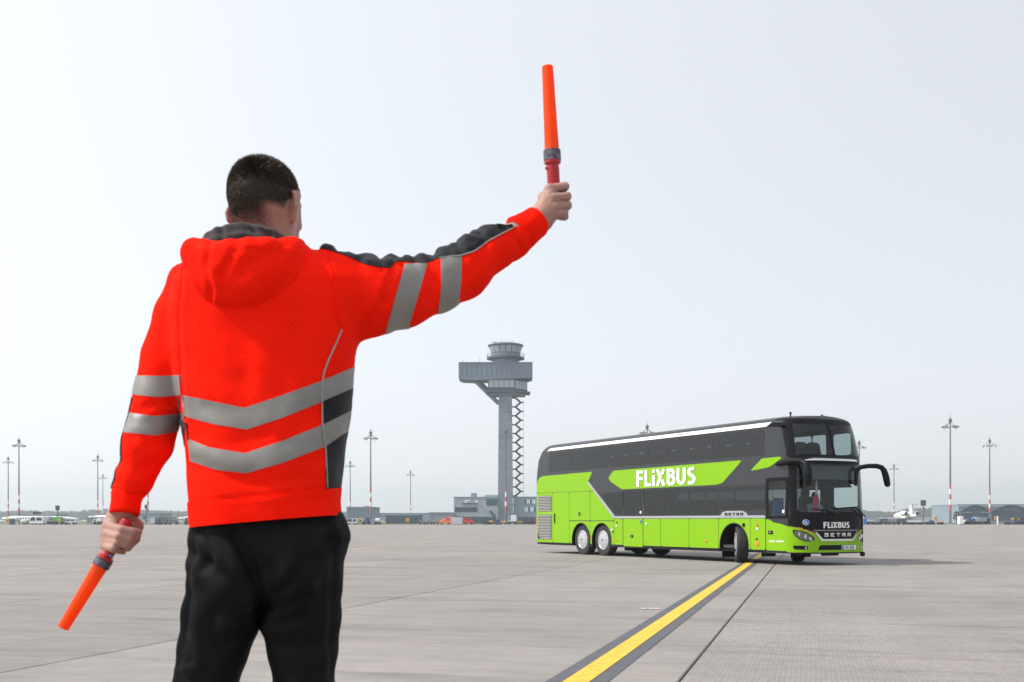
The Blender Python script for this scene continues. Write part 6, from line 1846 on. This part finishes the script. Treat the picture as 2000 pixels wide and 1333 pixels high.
# ---- trousers and shoes
tp_ = [(loft([crow(1000, 384, 659, depth=.126), crow(1040, 380, 664, depth=.128), crow(1080, 375, 669, depth=.120), crow(1130, 370, 669, depth=.100), crow(1165, 368, 667, depth=.080)], 2.5), 0)]
for L_, fr in (([(446, 1120, PD, 72), (434, 1200, PD, 76), (417, 1270, PD, 67), (400, 1345, PD, 63), (378, 1551, PD - .01, 60), (352, 1950, PD + .01, 56)], 0), ([(586, 1120, PD, 76), (590, 1200, PD, 75), (593, 1270, PD, 69), (596, 1345, PD, 61), (600, 1551, PD - .01, 60), (604, 1950, PD + .01, 56)], 1)):
    for (x0, y0, d0, r0), (x1, y1, d1, r1) in zip(L_[:-1], L_[1:]): tp_.append((cone(w_(x0, y0, d0), w_(x1, y1, d1), rpx(r0, d0), rpx(r1, d1)), .008))
tp_.append((ellip(w_(466, 1095, 2.385), (.062, .074, .10)), .035)); tp_.append((ellip(w_(578, 1090, 2.385), (.062, .074, .10)), .035))
tp_.append((ellip(w_(656, 1044, 2.44), (rpx(20), .06, rpx(38))), .03))
V, Q = mesh_sdf(field_of(tp_), (-.80, 2.2, .06), (-.30, 2.68, 1.18), .0075)
tcre = [([(455, 1040), (475, 1075), (492, 1110), (508, 1160), (512, 1203)], 10, -.012), ([(380, 1080), (420, 1115), (470, 1150)], 10, -.008), ([(395, 1040), (410, 1085), (400, 1110)], 7, -.006), ([(640, 1060), (590, 1120), (525, 1178)], 11, -.008), ([(520, 1190), (560, 1185), (600, 1160)], 7, -.007), ([(515, 1205), (550, 1218), (590, 1205)], 8, -.006),
        ([(372, 1160), (366, 1230), (372, 1290)], 8, -.006), ([(500, 1215), (470, 1240), (430, 1262)], 12, -.006), ([(560, 1260), (600, 1270), (650, 1250)], 14, -.005), ([(540, 1120), (570, 1100), (610, 1090)], 16, -.004), ([(420, 1200), (400, 1270), (395, 1330)], 14, -.004), ([(650, 1040), (655, 1120), (652, 1200), (648, 1320)], 6, -.004), ([(385, 1045), (377, 1110), (366, 1190), (350, 1300)], 5, -.004)]
T_ = tri(Q); N_ = vnormals(V, T_)
V = V + N_ * (folds(V, N_, tcre) * 1.25 + .007 * vnoise(V * (1, 1, .45), .085, 31) + .0025 * vnoise(V * (1, 1, .6), .035, 32))[:, None]
V, T_, N_ = clip_many(V, T_, N_, [lambda V, N: V[:, 2] - .075, lambda V, N: W(0, 1000, PD)[2] - V[:, 2]])
trousers = pobj('trousers', V, T_, M['trouser'])
kp = [(ellip(w_(663, 1046, 2.43), (rpx(15), .05, rpx(25))), 0), (cone(w_(654, 1000, 2.44), w_(667, 1050, 2.44), rpx(9), rpx(12)), .03)]
V, Q = mesh_sdf(field_of(kp), (-.42, 2.34, 1.04), (-.32, 2.56, 1.18), .006)
pobj('pocket', V, Q, M['trouser'], trousers)
for px_ in (352, 604):
    c = w_(px_, 1950, PD); zz = .0
    x = c[0]
    sp_ = [(ellip((x, PD - .02, .055), (.048, .075, .055)), 0), (ellip((x, PD + .10, .045), (.050, .11, .042)), .03), (cone((x, PD - .01, .06), (x, PD, .13), .045, .048), .02)]
    V, Q = mesh_sdf(field_of(sp_), (x - .09, PD - .14, .0), (x + .09, PD + .24, .2), .008)
    V[:, 2] = np.maximum(V[:, 2], .012)
    sh = pobj('shoe', V, Q, M['shoe'])
    so = MB(); so.prism([(x + .05 * math.cos(t) * (1.0), PD + .055 + .155 * math.sin(t)) for t in np.linspace(0, 2 * math.pi, 25)[:-1]], .0, .022, 'xy')
    s_ = so.build('sole', M['bblack'], sh); s_.data.transform(Matrix.Translation(-Vector(PO)))

# ---------------------------------------------------------------- the two marshalling wands
def wand_tube_mat():
    m = mat("orange_wand_tube", (1.0, 0.11, 0.002), .35, 0, .4)
    nt = m.node_tree; n = nt.nodes; l = nt.links; b = n["Principled BSDF"]; out = [x for x in n if x.type == 'OUTPUT_MATERIAL'][0]
    t = n.new("ShaderNodeBsdfTranslucent"); t.inputs[0].default_value = (1.0, .15, .003, 1)
    mx = n.new("ShaderNodeMixShader"); mx.inputs[0].default_value = .5
    l.new(b.outputs[0], mx.inputs[1]); l.new(t.outputs[0], mx.inputs[2]); l.new(mx.outputs[0], out.inputs[0])
    return m
M['wand'] = wand_tube_mat()
M['wand_red'] = mat("red_wand_handle", (0.42, 0.004, 0.008), .35, 0, .5, coat=.3)
M['wand_ring'] = mat("wand_collar_tape", (0.10, 0.09, 0.11), .3, .5, var=.75, vscale=110)
def wand(label, butt, tip, rows, D0, switch, swm):
    """rows: (distance along the axis in photo pixels from the butt, radius in pixels) for handle, collar, tube"""
    b, t = w_(*butt), w_(*tip); ax = (t - b) / np.linalg.norm(t - b)
    root = empty('marshalling_wand', b); tag(root, label, 'marshalling wand', 'marshalling wands in the man\'s hands')
    q = Vector((0, 0, 1)).rotation_difference(Vector(ax)); root.rotation_mode = 'QUATERNION'; root.rotation_quaternion = q
    k = D0 / FPX
    def lat(name, prof, m, par=root, smooth=True): return MB().lathe([(r * k, h * k) for r, h in prof], 28).build(name, m, par, smooth)
    hl, c0_, c1_, tl = rows
    prof = [(9, 0), (12.5, 1.5)]
    nrib = int((c0_ - 14) / 4.2)
    for i in range(nrib): prof += [(12.6, 4 + i * 4.2), (12.6, 6.4 + i * 4.2), (11.7, 7.0 + i * 4.2), (11.7, 7.8 + i * 4.2)]
    prof += [(12.3, c0_ - 8), (16.5, c0_ - 4), (16.5, c0_)]
    h_ = lat('handle', prof, M['wand_red'])
    lat('collar', [(16.2, c0_), (17.2, c0_ + .6), (17.2, c1_ - .8), (16.2, c1_)], M['wand_ring'])
    n_ = 7; pr = [(15.0, c1_), (14.2, c1_ + 4)]
    for i in range(1, n_): pr.append((14.0 - 3.0 * i / n_, c1_ + 4 + (tl - c1_ - 6) * i / n_))
    pr += [(11.0, tl - 2.5), (9.5, tl - .6), (6, tl)]
    lat('light_tube', pr, M['wand'])
    s_ = MB().lathe([(3.2 * k, 0), (3.2 * k, 2.5 * k), (1.5 * k, 3.5 * k)], 10).build('switch', swm, h_)
    s_.location = switch[0] ; s_.rotation_euler = switch[1]
    return root
wand('upright orange wand raised in the right hand against the sky', (1085, 428, 2.742), (1069.5, 133, 2.728), (0, 112, 133, 296), 2.735, ((-.0150, -.004, 98 * 2.735 / FPX), (0, -1.57, 0)), M['wand_red'])
wand('lowered orange wand in the left hand pointing down to the left', (251, 1016, 2.388), (126, 1222, 2.360), (0, 88, 105, 243), 2.375, ((-.006, -.0145, 76 * 2.39 / FPX), (1.57, 0, 0)), M['blue'])

# ---------------------------------------------------------------- coach driver and hanging sheets behind the windscreen
def driver():
    base = world_of(1.30, 1.82, 0); root = empty('person', base, PHI - math.pi / 2)
    tag(root, 'coach driver in a pale blue shirt seated behind the windscreen', 'person')
    S_ = [(loft([(1.08, -.0, 0, .16, .12), (1.35, .02, 0, .18, .13), (1.55, .02, 0, .20, .11), (1.62, .01, 0, .12, .08)]), 0)]
    # local x forward; width runs along y, so swap the loft axes by building in (y, x)
    f0 = field_of([(S_[0][0], 0), (cone((-.20, .02, 1.54), (-.26, .16, 1.30), .055, .048), .02), (cone((-.26, .16, 1.30), (-.14, .42, 1.40), .046, .035), .012), (cone((.20, .02, 1.54), (.27, .16, 1.30), .055, .048), .02), (cone((.27, .16, 1.30), (.16, .42, 1.40), .046, .035), .012)])
    V, Q = mesh_sdf(f0, (-.42, -.25, 1.0), (.42, .6, 1.75), .016); V = V[:, [1, 0, 2]]
    obj('shirt', V, Q[:, ::-1], mat("pale_blue_shirt", (.42, .52, .62), .9), root, True)
    g = field_of([(ellip((0, .05, 1.80), (.075, .095, .115)), 0), (cone((0, .03, 1.60), (0, .04, 1.74), .055, .052), .02), (ellip((0, .09, 1.74), (.055, .06, .06)), .02), (cone((0, .14, 1.80), (0, .155, 1.775), .010, .014), .01), (ellip((-.078, .05, 1.79), (.012, .02, .03)), .006), (ellip((.078, .05, 1.79), (.012, .02, .03)), .006),
                  (cone((-.14, .42, 1.40), (-.10, .48, 1.42), .034, .036), .01), (cone((.16, .42, 1.40), (.11, .48, 1.42), .034, .036), .01)])
    V, Q = mesh_sdf(g, (-.3, -.15, 1.3), (.3, .6, 1.98), .011); V = V[:, [1, 0, 2]]
    obj('body', V, Q[:, ::-1], M['skin'], root, True)
    h = field_of([(ellip((0, .03, 1.835), (.083, .098, .093)), 0)])
    V, Q = mesh_sdf(h, (-.12, -.1, 1.79), (.12, .16, 1.96), .012); V = V[:, [1, 0, 2]]
    obj('hair', V, Q[:, ::-1], M['hair'], root, True)
    V, Q = mesh_sdf(field_of([(loft([(.98, -.0, .1, .19, .22), (1.10, .0, .06, .18, .16)]), 0)]), (-.3, -.3, .9), (.3, .5, 1.2), .02); V = V[:, [1, 0, 2]]
    obj('trousers', V, Q[:, ::-1], M['trouser'], root, True)
driver()
def hung_sheets():  # red and white sheets hung behind the windscreen
    p = world_of(.22, .92, 2.45); root = empty('hung_sheets', p, PHI - math.pi / 2)
    tag(root, 'red and white sheets hanging inside the coach windscreen', 'hung_sheets')
    def sheet(name, rows, m):
        V = []; F = []
        for i, (y0, y1, z) in enumerate(rows):
            for j in range(5):
                t = j / 4; V.append((.012 * math.sin(t * 9 + z * 14), y0 + (y1 - y0) * t, z))
        n = len(V); V += [(a - .006, b, c) for a, b, c in V]
        for i in range(len(rows) - 1):
            for j in range(4):
                q = (i * 5 + j, i * 5 + j + 1, (i + 1) * 5 + j + 1, (i + 1) * 5 + j); F += [q, tuple(k + n for k in q[::-1])]
        obj(name, V, F, m, root, True)
    sheet('red_sheet', [(-.03, .03, .0), (-.03, .03, -.27)], M['red'])
    sheet('white_sheet', [(-.028, .028, -.275), (-.03, .03, -.5), (-.04, .04, -.62)], M['offwhite'])
    sheet('red_sheet', [(-.05, .035, -.62), (-.10, .06, -.72), (-.12, .07, -.85), (-.10, .05, -.98), (-.05, .02, -1.06)], M['red'])
    sheet('white_sheet', [(.035, .06, -.64), (.06, .10, -.74), (.07, .11, -.88), (.05, .08, -.98)], M['offwhite'])
    MB().tube([(0, 0, 0), (0, 0, .1)], .006, 5).build('cord', M['grey'], root)
hung_sheets()
